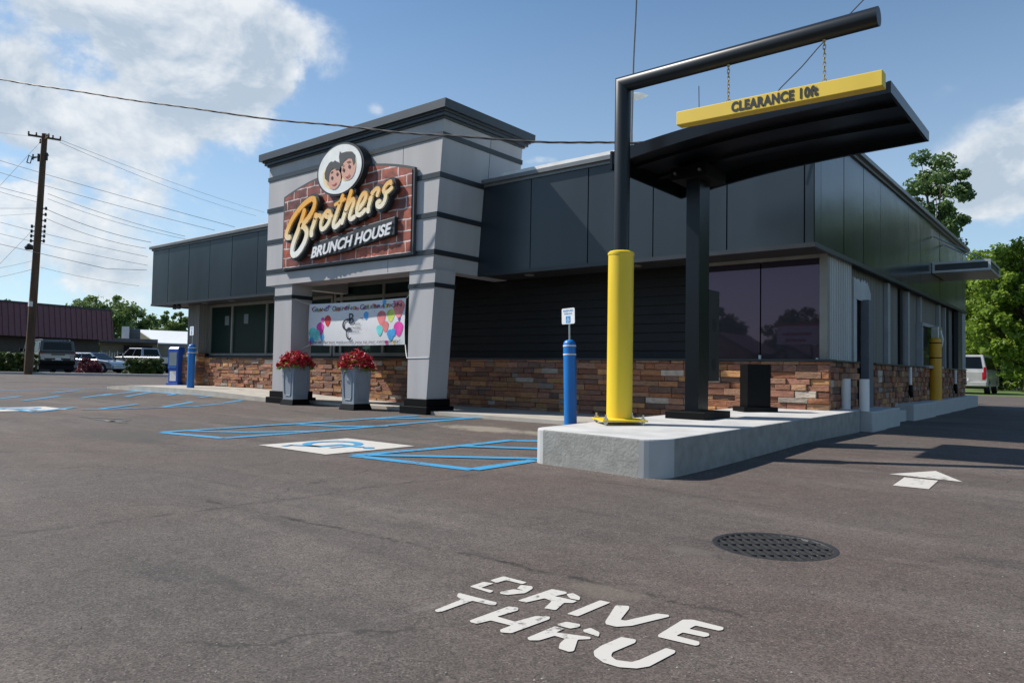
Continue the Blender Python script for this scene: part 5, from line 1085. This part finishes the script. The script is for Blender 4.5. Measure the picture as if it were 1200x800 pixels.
# ------------------------------------------------------------------ FAR LEFT BUILDINGS, FAR KERB
P0, P1_ = at(-60, 430, 50), at(131, 430, 60.5)
def lerp2(t, z, off=0):
    d = (P1_-P0); d.z = 0; n_ = Vector((-d.y, d.x, 0)).normalized(); n_ = -n_ if n_.dot(Vector((-1, 1, 0))) < 0 else n_; p = P0+d*t+n_*off; return Vector((p.x, p.y, z))
M1 = empty('mansard_shop', lerp2(.5, .1), 'low brown shop with a maroon ribbed metal mansard roof', 'building')
zm0, zm1 = 2.72, 5.15
mb = MB(); mb.hexa([lerp2(0,.1,1.2), lerp2(.965,.1,1.2), lerp2(.965,.1,12), lerp2(0,.1,12)], [lerp2(0,zm0,1.2), lerp2(.965,zm0,1.2), lerp2(.965,zm0,12), lerp2(0,zm0,12)]); mb.build('wall', mat('brown_block', (.085,.072,.06), .8, bump=.3), M1)
mb = MB(); Lm = (P1_-P0).length; nr = int(Lm/.42)
mb.hexa([lerp2(0,zm0,0), lerp2(1,zm0,0), lerp2(1,zm0,12.5), lerp2(0,zm0,12.5)], [lerp2(0,zm1,.35), lerp2(1,zm1,.35), lerp2(1,zm1,12.3), lerp2(0,zm1,12.3)])
for i in range(nr+1):
    t = i/nr; w_ = .035/Lm; mb.hexa([lerp2(t-w_,zm0,-.05), lerp2(t+w_,zm0,-.05), lerp2(t+w_,zm0,.02), lerp2(t-w_,zm0,.02)], [lerp2(t-w_,zm1,.30), lerp2(t+w_,zm1,.30), lerp2(t+w_,zm1,.37), lerp2(t-w_,zm1,.37)])
mb.build('mansard_roof', mat('maroon_metal', (.17,.062,.070), .5, var=.1), M1)
mb = MB(); mb.hexa([lerp2(0,zm1,.28), lerp2(1,zm1,.28), lerp2(1,zm1,12.4), lerp2(0,zm1,12.4)], [lerp2(0,zm1+.14,.28), lerp2(1,zm1+.14,.28), lerp2(1,zm1+.14,12.4), lerp2(0,zm1+.14,12.4)]); mb.build('roof_trim', M_trim, M1)
def fbox(nm, px0, px1, d, z0, z1, dep, m, parent, dx=0):
    a, b = at(px0, 430, d), at(px1, 430, d+dx); n_ = Vector((a.x, a.y, 0)).normalized()*dep; q = [Vector((a.x,a.y,0)), Vector((b.x,b.y,0)), Vector((b.x,b.y,0))+n_, Vector((a.x,a.y,0))+n_]
    mb = MB(); mb.hexa([v+Vector((0,0,z0)) for v in q], [v+Vector((0,0,z1)) for v in q]); return mb.build(nm, m, parent)
M2 = empty('beige_shop', gpd(150, 68), 'low beige flat-roofed building with a rooftop air unit behind the pickup', 'building')
fbox('wall', 116, 183, 68, .1, 2.75, 10, mat('beige_block', (.26,.22,.17), .8), M2, 2); fbox('roof', 114, 184, 67.5, 2.751, 3.15, 11, mat('roof_taupe', (.19,.165,.15), .7), M2, 2); fbox('opening', 144, 178, 67.8, .9, 2.5, .15, M_dark, M2, 1); fbox('roof_trim', 114, 184, 67.3, 2.72, 2.80, .15, M_trim, M2, 2)
fbox('air_unit', 141, 150, 70, 3.151, 4.35, 1.2, M_white, M2); fbox('air_unit', 151, 163, 71, 3.151, 4.2, 1.2, M_coping, M2)
M3 = empty('white_roof_shed', gpd(190, 78), 'shed with a bright white metal gable roof behind the newspaper box', 'building')
e0, e1 = at(184, 430, 76), at(232, 430, 78); rg0, rg1 = at(160, 430, 84), at(232, 430, 88)
fbox('wall', 182, 232, 76.2, .1, 2.95, 14, mat('tan_wall', (.30,.25,.19), .8), M3, 2)
mb = MB(); A_, B_, C_, D_ = Vector((e0.x,e0.y,2.9)), Vector((e1.x,e1.y,2.9)), Vector((rg1.x,rg1.y,4.6)), Vector((rg0.x,rg0.y,4.6)); mb.prism([A_,B_,C_,D_], (0,0,.12)); mb.build('roof', mat('roof_white', (.72,.73,.75), .4, var=.04), M3)
mb = MB(); w0_ = at(163, 430, 90); mb.poly([A_, D_, Vector((w0_.x, w0_.y, 2.9))]); mb.poly([A_, Vector((w0_.x, w0_.y, 2.9)), Vector((w0_.x, w0_.y, .1)), Vector((A_.x, A_.y, .1))]); mb.build('gable_wall', mat('tan_wall', (.30,.25,.19), .8), M3)
# chain gate in front of the beige building
FN = empty('metal_fence', gpd(130, 63), 'thin grey metal fence between the sedan and the pickup', 'fence')
mb = MB(); a, b = gpd(118, 63), gpd(146, 64)
for i in range(10): p = a.lerp(b, i/9); mb.tube([p, p+Vector((0,0,1.75 if i % 3 == 0 else 1.6))], .03, 5)
mb.build('fence_bars', M_steel, FN); mb = MB()
for z in (.4, 1.0, 1.6): mb.tube([a+Vector((0,0,z)), b+Vector((0,0,z))], .025, 5)
mb.build('fence_rail', M_steel, FN)
# far kerb with gravel bed, then street
mb = MB(); a, b = gat(-60, 440, 38.5), gat(200, 441, 38.5); a = at(-80, 438, 41); b = at(212, 439, 41); d = (b-a); d.z = 0; n_ = Vector((-d.y, d.x, 0)).normalized(); n_ = n_ if n_.dot(Vector((-1, 1, 0))) > 0 else -n_
za = .14
mb.hexa([Vector((p.x,p.y,.0)) for p in (a, b, b+n_*.18, a+n_*.18)], [Vector((p.x,p.y,za+.13)) for p in (a, b, b+n_*.18, a+n_*.18)]); tag(mb.build('far_kerb', M_conc_smooth, bevel=.02), 'pale kerb in front of the hedges', 'kerb', kind='structure')
mb = MB(); mb.hexa([Vector((p.x,p.y,.0)) for p in (a+n_*.19, b+n_*.19, b+n_*2.2, a+n_*2.2)], [Vector((p.x,p.y,za+.10)) for p in (a+n_*.19, b+n_*.19, b+n_*2.2, a+n_*2.2)]); tag(mb.build('gravel_bed', mat('gravel', (.25,.23,.21), .95, var=.5, vscale=30, bump=1, bscale=50)), 'gravel planting strip under the hedges', 'gravel', kind='structure')
# a far dark street sheet behind
mb = MB(); mb.hexa([Vector((p.x,p.y,.0)) for p in (a+n_*2.3-d*.3, b+n_*2.3+d*.2, b+n_*45+d*.2, a+n_*45-d*.3)], [Vector((p.x,p.y,.147)) for p in (a+n_*2.3-d*.3, b+n_*2.3+d*.2, b+n_*45+d*.2, a+n_*45-d*.3)]); tag(mb.build('far_lot', mat('far_asphalt', (.075,.073,.072), .9, var=.2)), 'neighbouring asphalt lot under the parked cars', 'asphalt', kind='structure')

# ------------------------------------------------------------------ UTILITY POLE AND WIRES
b_ = gat(33, 437, 41); t_ = at(52.5, 157, 41)
UP = empty('utility_pole', b_, 'tall leaning wooden utility pole with crossarms at the far left', 'utility pole')
axis = (t_-b_); up = lambda f: b_+axis*f
mb = MB(); mb.tube([up(0)-Vector((0,0,.2)), up(.3), up(.7), up(1)], [.225,.205,.17,.145], 14); mb.build('pole', M_wood, UP, smooth=True)
Rt = Vector(_R0); Fw = Vector((-Rt.y, Rt.x, 0))
def arm(f, l, sl_, w_=.06, dy=0):
    c = up(f); mb = MB(); dv = (Rt*.88+Fw*sl_).normalized(); a, b = c-dv*l+Vector((0,0,dy)), c+dv*l-Vector((0,0,dy)); mb.tube([a, b], w_, 6); return mb, a, b
for f, l, s_ in ((.985, .78, .6), (.975, .78, -.8)):
    mb, a, b = arm(f, l, s_); ar = mb.build('crossarm', M_wood, UP); 
    for t in (.02, .25, .75, .98):
        p = a.lerp(b, t); mb = MB(); mb.lathe([(.03, p.z+.05),(.06, p.z+.09),(.035, p.z+.13),(.055, p.z+.17),(.02, p.z+.22)], (p.x, p.y), 8); mb.build('insulator', M_iron, ar)
for f, s_ in ((.90, -1), (.905, .25)):
    c = up(f)+Rt*.35*s_; mb = MB(); mb.tube([c-Rt*.2, c+Rt*.2+Vector((0,0,.1))], .05, 6); mb.tube([c+Rt*.5*s_*0-Rt*.22+Vector((0,0,-.12)), c-Rt*.22+Vector((0,0,.2))], .04, 6); mb.tube([c+Rt*.1+Vector((0,0,-.2)), c+Rt*.1+Vector((0,0,.22))], .07, 8); mb.build('fuse_cutout', M_iron, UP)
c = up(.895)-Rt*.9; mb = MB(); mb.tube([c+Vector((0,0,-.2)), c+Rt*.1+Vector((0,0,.2)), c+Rt*.28+Vector((0,0,.1)), c+Rt*.2+Vector((0,0,-.25)), c+Vector((0,0,-.2))], .03, 5); mb.build('wire_loop', M_wire, UP)
for i, f in enumerate((.69,.665,.64,.615,.595,.575,.555)):
    for s_ in ((1,) if i < 3 else (-1, 1)):
        c = up(f); mb = MB(); mb.tube([c, c+Rt*.42*s_], .035, 6); mb.tube([c+Rt*.36*s_+Vector((0,0,-.09)), c+Rt*.36*s_+Vector((0,0,.09))], .055, 6); mb.build('bracket_insulator', M_iron, UP)
c = up(.525)-Rt*.38; mb = MB(); mb.tube([c-Rt*.25-Vector((0,0,.02)), c-Rt*.05+Vector((0,0,.08)), c+Rt*.25], [.10,.19,.10], 8); mb.build('splice_box', M_iron, UP)
c = up(.29)+(-Fw)*.22; mb = MB(); mb.box(c.x-.09, c.x+.09, c.y-.09, c.y+.09, c.z-.12, c.z+.16); mb.build('pole_tag', M_white, UP)
WG = 'overhead wires at the utility pole'
def wire(pts, d, label, r=.014, sag=0, grp=WG, m=M_wire, name='overhead_wire'):
    ws = [at(x, y, dd) for (x, y), dd in zip(pts, d if isinstance(d, (list, tuple)) else [d]*len(pts))]
    if len(ws) == 2: ws = [ws[0].lerp(ws[1], i/12)-Vector((0,0,sag*4*(i/12)*(1-i/12))) for i in range(13)]
    mb = MB(); mb.tube(ws, r*.8, 5); tag(mb.build(name, m), label, 'wire', grp)
wl = [((-60,170),(275,266),45,.10,.016,'highest long wire crossing behind the pole towards the restaurant roof'), ((-60,180+4),(252,270),47,.15,.016,'second long wire crossing behind the pole, just below the highest'),
 ((-60,202),(45,231),41,.05,.015,'short wire reaching the pole from the left, upper of the close pair'), ((-60,206),(44,237),41,.05,.013,'short wire reaching the pole from the left, lower of the close pair'),
 ((56,227),(217,277),41,.15,.014,'wire leaving the upper right bracket of the pole'), ((56,233),(222,281),42,.2,.012,'thin wire just under the upper bracket wire'), ((54,245),(177,284),41,.2,.017,'dark wire from the middle right bracket to the fascia corner'),
 ((54,256),(171,291),41,.2,.014,'wire from the lower right bracket to the fascia'), ((-60,244),(173,301),44,.12,.014,'long wire passing behind the pole at the splice box'), ((-60,258),(173,311),46,.15,.014,'long wire passing below the splice box'),
 ((47,313),(163,335),41,.1,.010,'lowest thin wire right of the pole'), ((-60,322),(41,305),41,.1,.011,'rising wire left of the pole at its middle'), ((-60,334),(41,314.7),41,.1,.013,'lowest rising wire left of the pole'),
 ((-60,243),(44,244),41,.03,.012,'level wire meeting the pole on the left, upper one'), ((-60,255),(44,250),41,.03,.010,'level wire meeting the pole on the left, lower one'), ((-60,143),(38,160),41,.1,.008,'thin wire to the top crossarm from the left'),
 ((-60,282),(47,167),42,0,.010,'steep guy wire falling left from the pole top'), ((-40,350),(38,270),42,0,.010,'steep guy wire falling left from the pole middle'),
 ((68,163),(310,249),[41,70],.2,.012,'faint upper wire from the crossarm far to the right'), ((70,167),(300,253),[41,70],.3,.012,'faint lower wire from the crossarm far to the right')]
for a, b, d, sg, r_, l in wl: wire([a, b], d if isinstance(d, list) else [d, d], l, r_, sg)
wire([(-80,268),(0,286),(60,300),(125,315),(172,316.5)], 40, 'sagging darker wire ending at the fascia corner', .016)
# heavy twisted service cable in the foreground
pts = [(-120,72),(0,93),(60,102.5),(125,113),(190,122),(250,131),(330,141),(400,148),(470,155),(540,160.5),(622,165.5),(700,167.5),(760,166),(860,150)]
ws = [at(x, y, d) for (x, y), d in zip(pts, np.linspace(17, 9.9, len(pts)))]; ws = smooth(ws, 8)
CBL = empty('service_cable', ws[-1], 'thick twisted black service cable crossing the sky and the tower cornice', 'cable'); 
for ph in (0, 2.09, 4.19):
    tw_ = [p+Vector((0, math.cos(i*.9+ph)*.007, math.sin(i*.9+ph)*.010+.008*math.sin(i*.37))) for i, p in enumerate(ws)]; mb = MB(); mb.tube(tw_, .0095, 6); mb.build('cable_strand', M_wire, CBL)
wire([(1040,-28),(1012,0),(985,28),(958,57),(940,78),(915,103),(895,128),(870,150)], [9.2,9.4,9.6,9.8,9.9,10,10,10.1], 'single black cable rising to the upper right behind the clearance bar', .010, grp=None, name='service_drop')
wire([(747,-30),(745,20),(742.5,70),(740,170)], 24, 'vertical grey cable running down behind the black post', .04, grp=None, m=M_coping, name='hanging_cable')
mb = MB(); p0, p1 = at(819, 101, 13.5), at(820, 200, 13.5); mb.tube([p0, p1], .008, 5); tag(mb.build('roof_antenna', M_wire), 'thin whip antenna above the roof behind the yellow bar', 'antenna')
# street lamp behind the post
LP_ = gpd(739, 25); SLm = empty('street_lamp', LP_, 'white street lamp head peeking out beside the black post', 'street lamp')
lt = at(739, 108, 25); mb = MB(); mb.tube([LP_, lt], [.10, .07], 10); mb.build('lamp_pole', M_coping, SLm)
a, b = at(741, 109, 25), at(760, 112, 25); mb = MB(); mb.hexa([at(741,118.5,25), at(752,116.5,25), at(760,112.5,25), at(752,114,25.4), at(741,115,25.4)], [at(741,109.5,25), at(752,109,25), at(759.5,111,25), at(752,108.6,25.4), at(741,109,25.4)]); mb.build('lamp_head', mat('lamp_cream', (.88,.84,.76), .4), SLm, bevel=.01)

# ------------------------------------------------------------------ THE STREET BEHIND THE CAMERA AND BESIDE THE LANE (seen in the glass)
BG = 'trees across the street'
t0 = tree('street_tree', (-25.8, -36, 0), 6.2, 3.0, 'tree across the street seen only as a reflection in the windows', M_leaf_d, 100, 80, .20, 31, group=BG, low=.04)
for i, (x, y, s) in enumerate(((-19.2,-38,1.0),(-33,-35,1.2),(-40,-3,1.5),(-46,-8,1.6),(-52,-12,1.7),(-44,-16,1.5),(-58,-20,1.8),(-64,-10,1.6),(-36,-12,1.3),(-54,-28,1.8),(-70,-24,2.0),(-12,-44,.9),
    (7,48,1.9),(12,46,1.9),(7,60,2.1),(16,42,1.8),(14,58,2.1),(20,50,1.9),(8,72,2.2))):
    c = copy_tree(t0); c.location = (x, y, .1); c.scale = (s, s, s*(.96+.01*(i % 5))); c.rotation_euler.z = i*1.3
def house(loc, w_, d_, h_, m, label, rz=0):
    H_ = empty('street_house', loc, label, 'house', 'houses across the street', rz)
    mb = MB(); mb.box(-w_/2, w_/2, -d_/2, d_/2, 0, h_); mb.add([(-w_/2,d_/2,h_),(w_/2,d_/2,h_),(0,d_/2,h_+w_*.28),(-w_/2,-d_/2,h_),(w_/2,-d_/2,h_),(0,-d_/2,h_+w_*.28)], [(0,1,2),(3,5,4)]); mb.build('wall', m, H_, local=True)
    mb = MB(); mb.hexa([(-w_/2-.4,-d_/2-.4,h_-.15),(0,-d_/2-.4,h_+w_*.28+.02),(0,d_/2+.4,h_+w_*.28+.02),(-w_/2-.4,d_/2+.4,h_-.15)], [(-w_/2-.4,-d_/2-.4,h_+.0),(0,-d_/2-.4,h_+w_*.28+.2),(0,d_/2+.4,h_+w_*.28+.2),(-w_/2-.4,d_/2+.4,h_+.0)]); mb.hexa([(w_/2+.4,-d_/2-.4,h_-.15),(0,-d_/2-.4,h_+w_*.28+.02),(0,d_/2+.4,h_+w_*.28+.02),(w_/2+.4,d_/2+.4,h_-.15)], [(w_/2+.4,-d_/2-.4,h_+.0),(0,-d_/2-.4,h_+w_*.28+.2),(0,d_/2+.4,h_+w_*.28+.2),(w_/2+.4,d_/2+.4,h_+.0)]); mb.build('roof', mat('shingle', (.10,.09,.09), .8), H_, local=True)
    for x in (-w_*.28, w_*.1):
        mb = MB(); mb.box(x-.5, x+.5, d_/2, d_/2+.04, h_*.35, h_*.75); mb.build('window', M_cglass, H_, local=True)
    return H_
house((-21.6, -30, 0), 4.6, 5, 2.3, mat('house_salmon', (.60,.36,.26), .8), 'pale salmon house across the street, reflected in the corner glass'); house((-16.6, -31, 0), 3.6, 5, 1.7, mat('house_cream', (.6,.55,.45), .8), 'cream house across the street right of the salmon one', R(6))
BB = empty('roadside_billboard', (-13.6, -20, 0), 'white roadside billboard with red stripes reflected in the corner glass', 'billboard')
mb = MB(); mb.box(-14.8, -12.4, -20.1, -19.95, 2.55, 3.75); mb.build('board', mat('board_white', (.9,.9,.9), .5), BB); boxes('board_stripe', mat('board_red', (.6,.03,.05), .5), BB, [(-14.8,-12.4,-19.949,-19.93,3.6,3.75),(-14.3,-13.2,-19.949,-19.93,2.72,2.86),(-14.5,-12.9,-19.949,-19.93,3.08,3.2)])
for x in (-14.3, -12.9): mb = MB(); mb.tube([(x,-20.03,0),(x,-20.03,2.55)], .08, 8); mb.build('board_leg', M_bark, BB)
scene.render.engine = 'CYCLES'
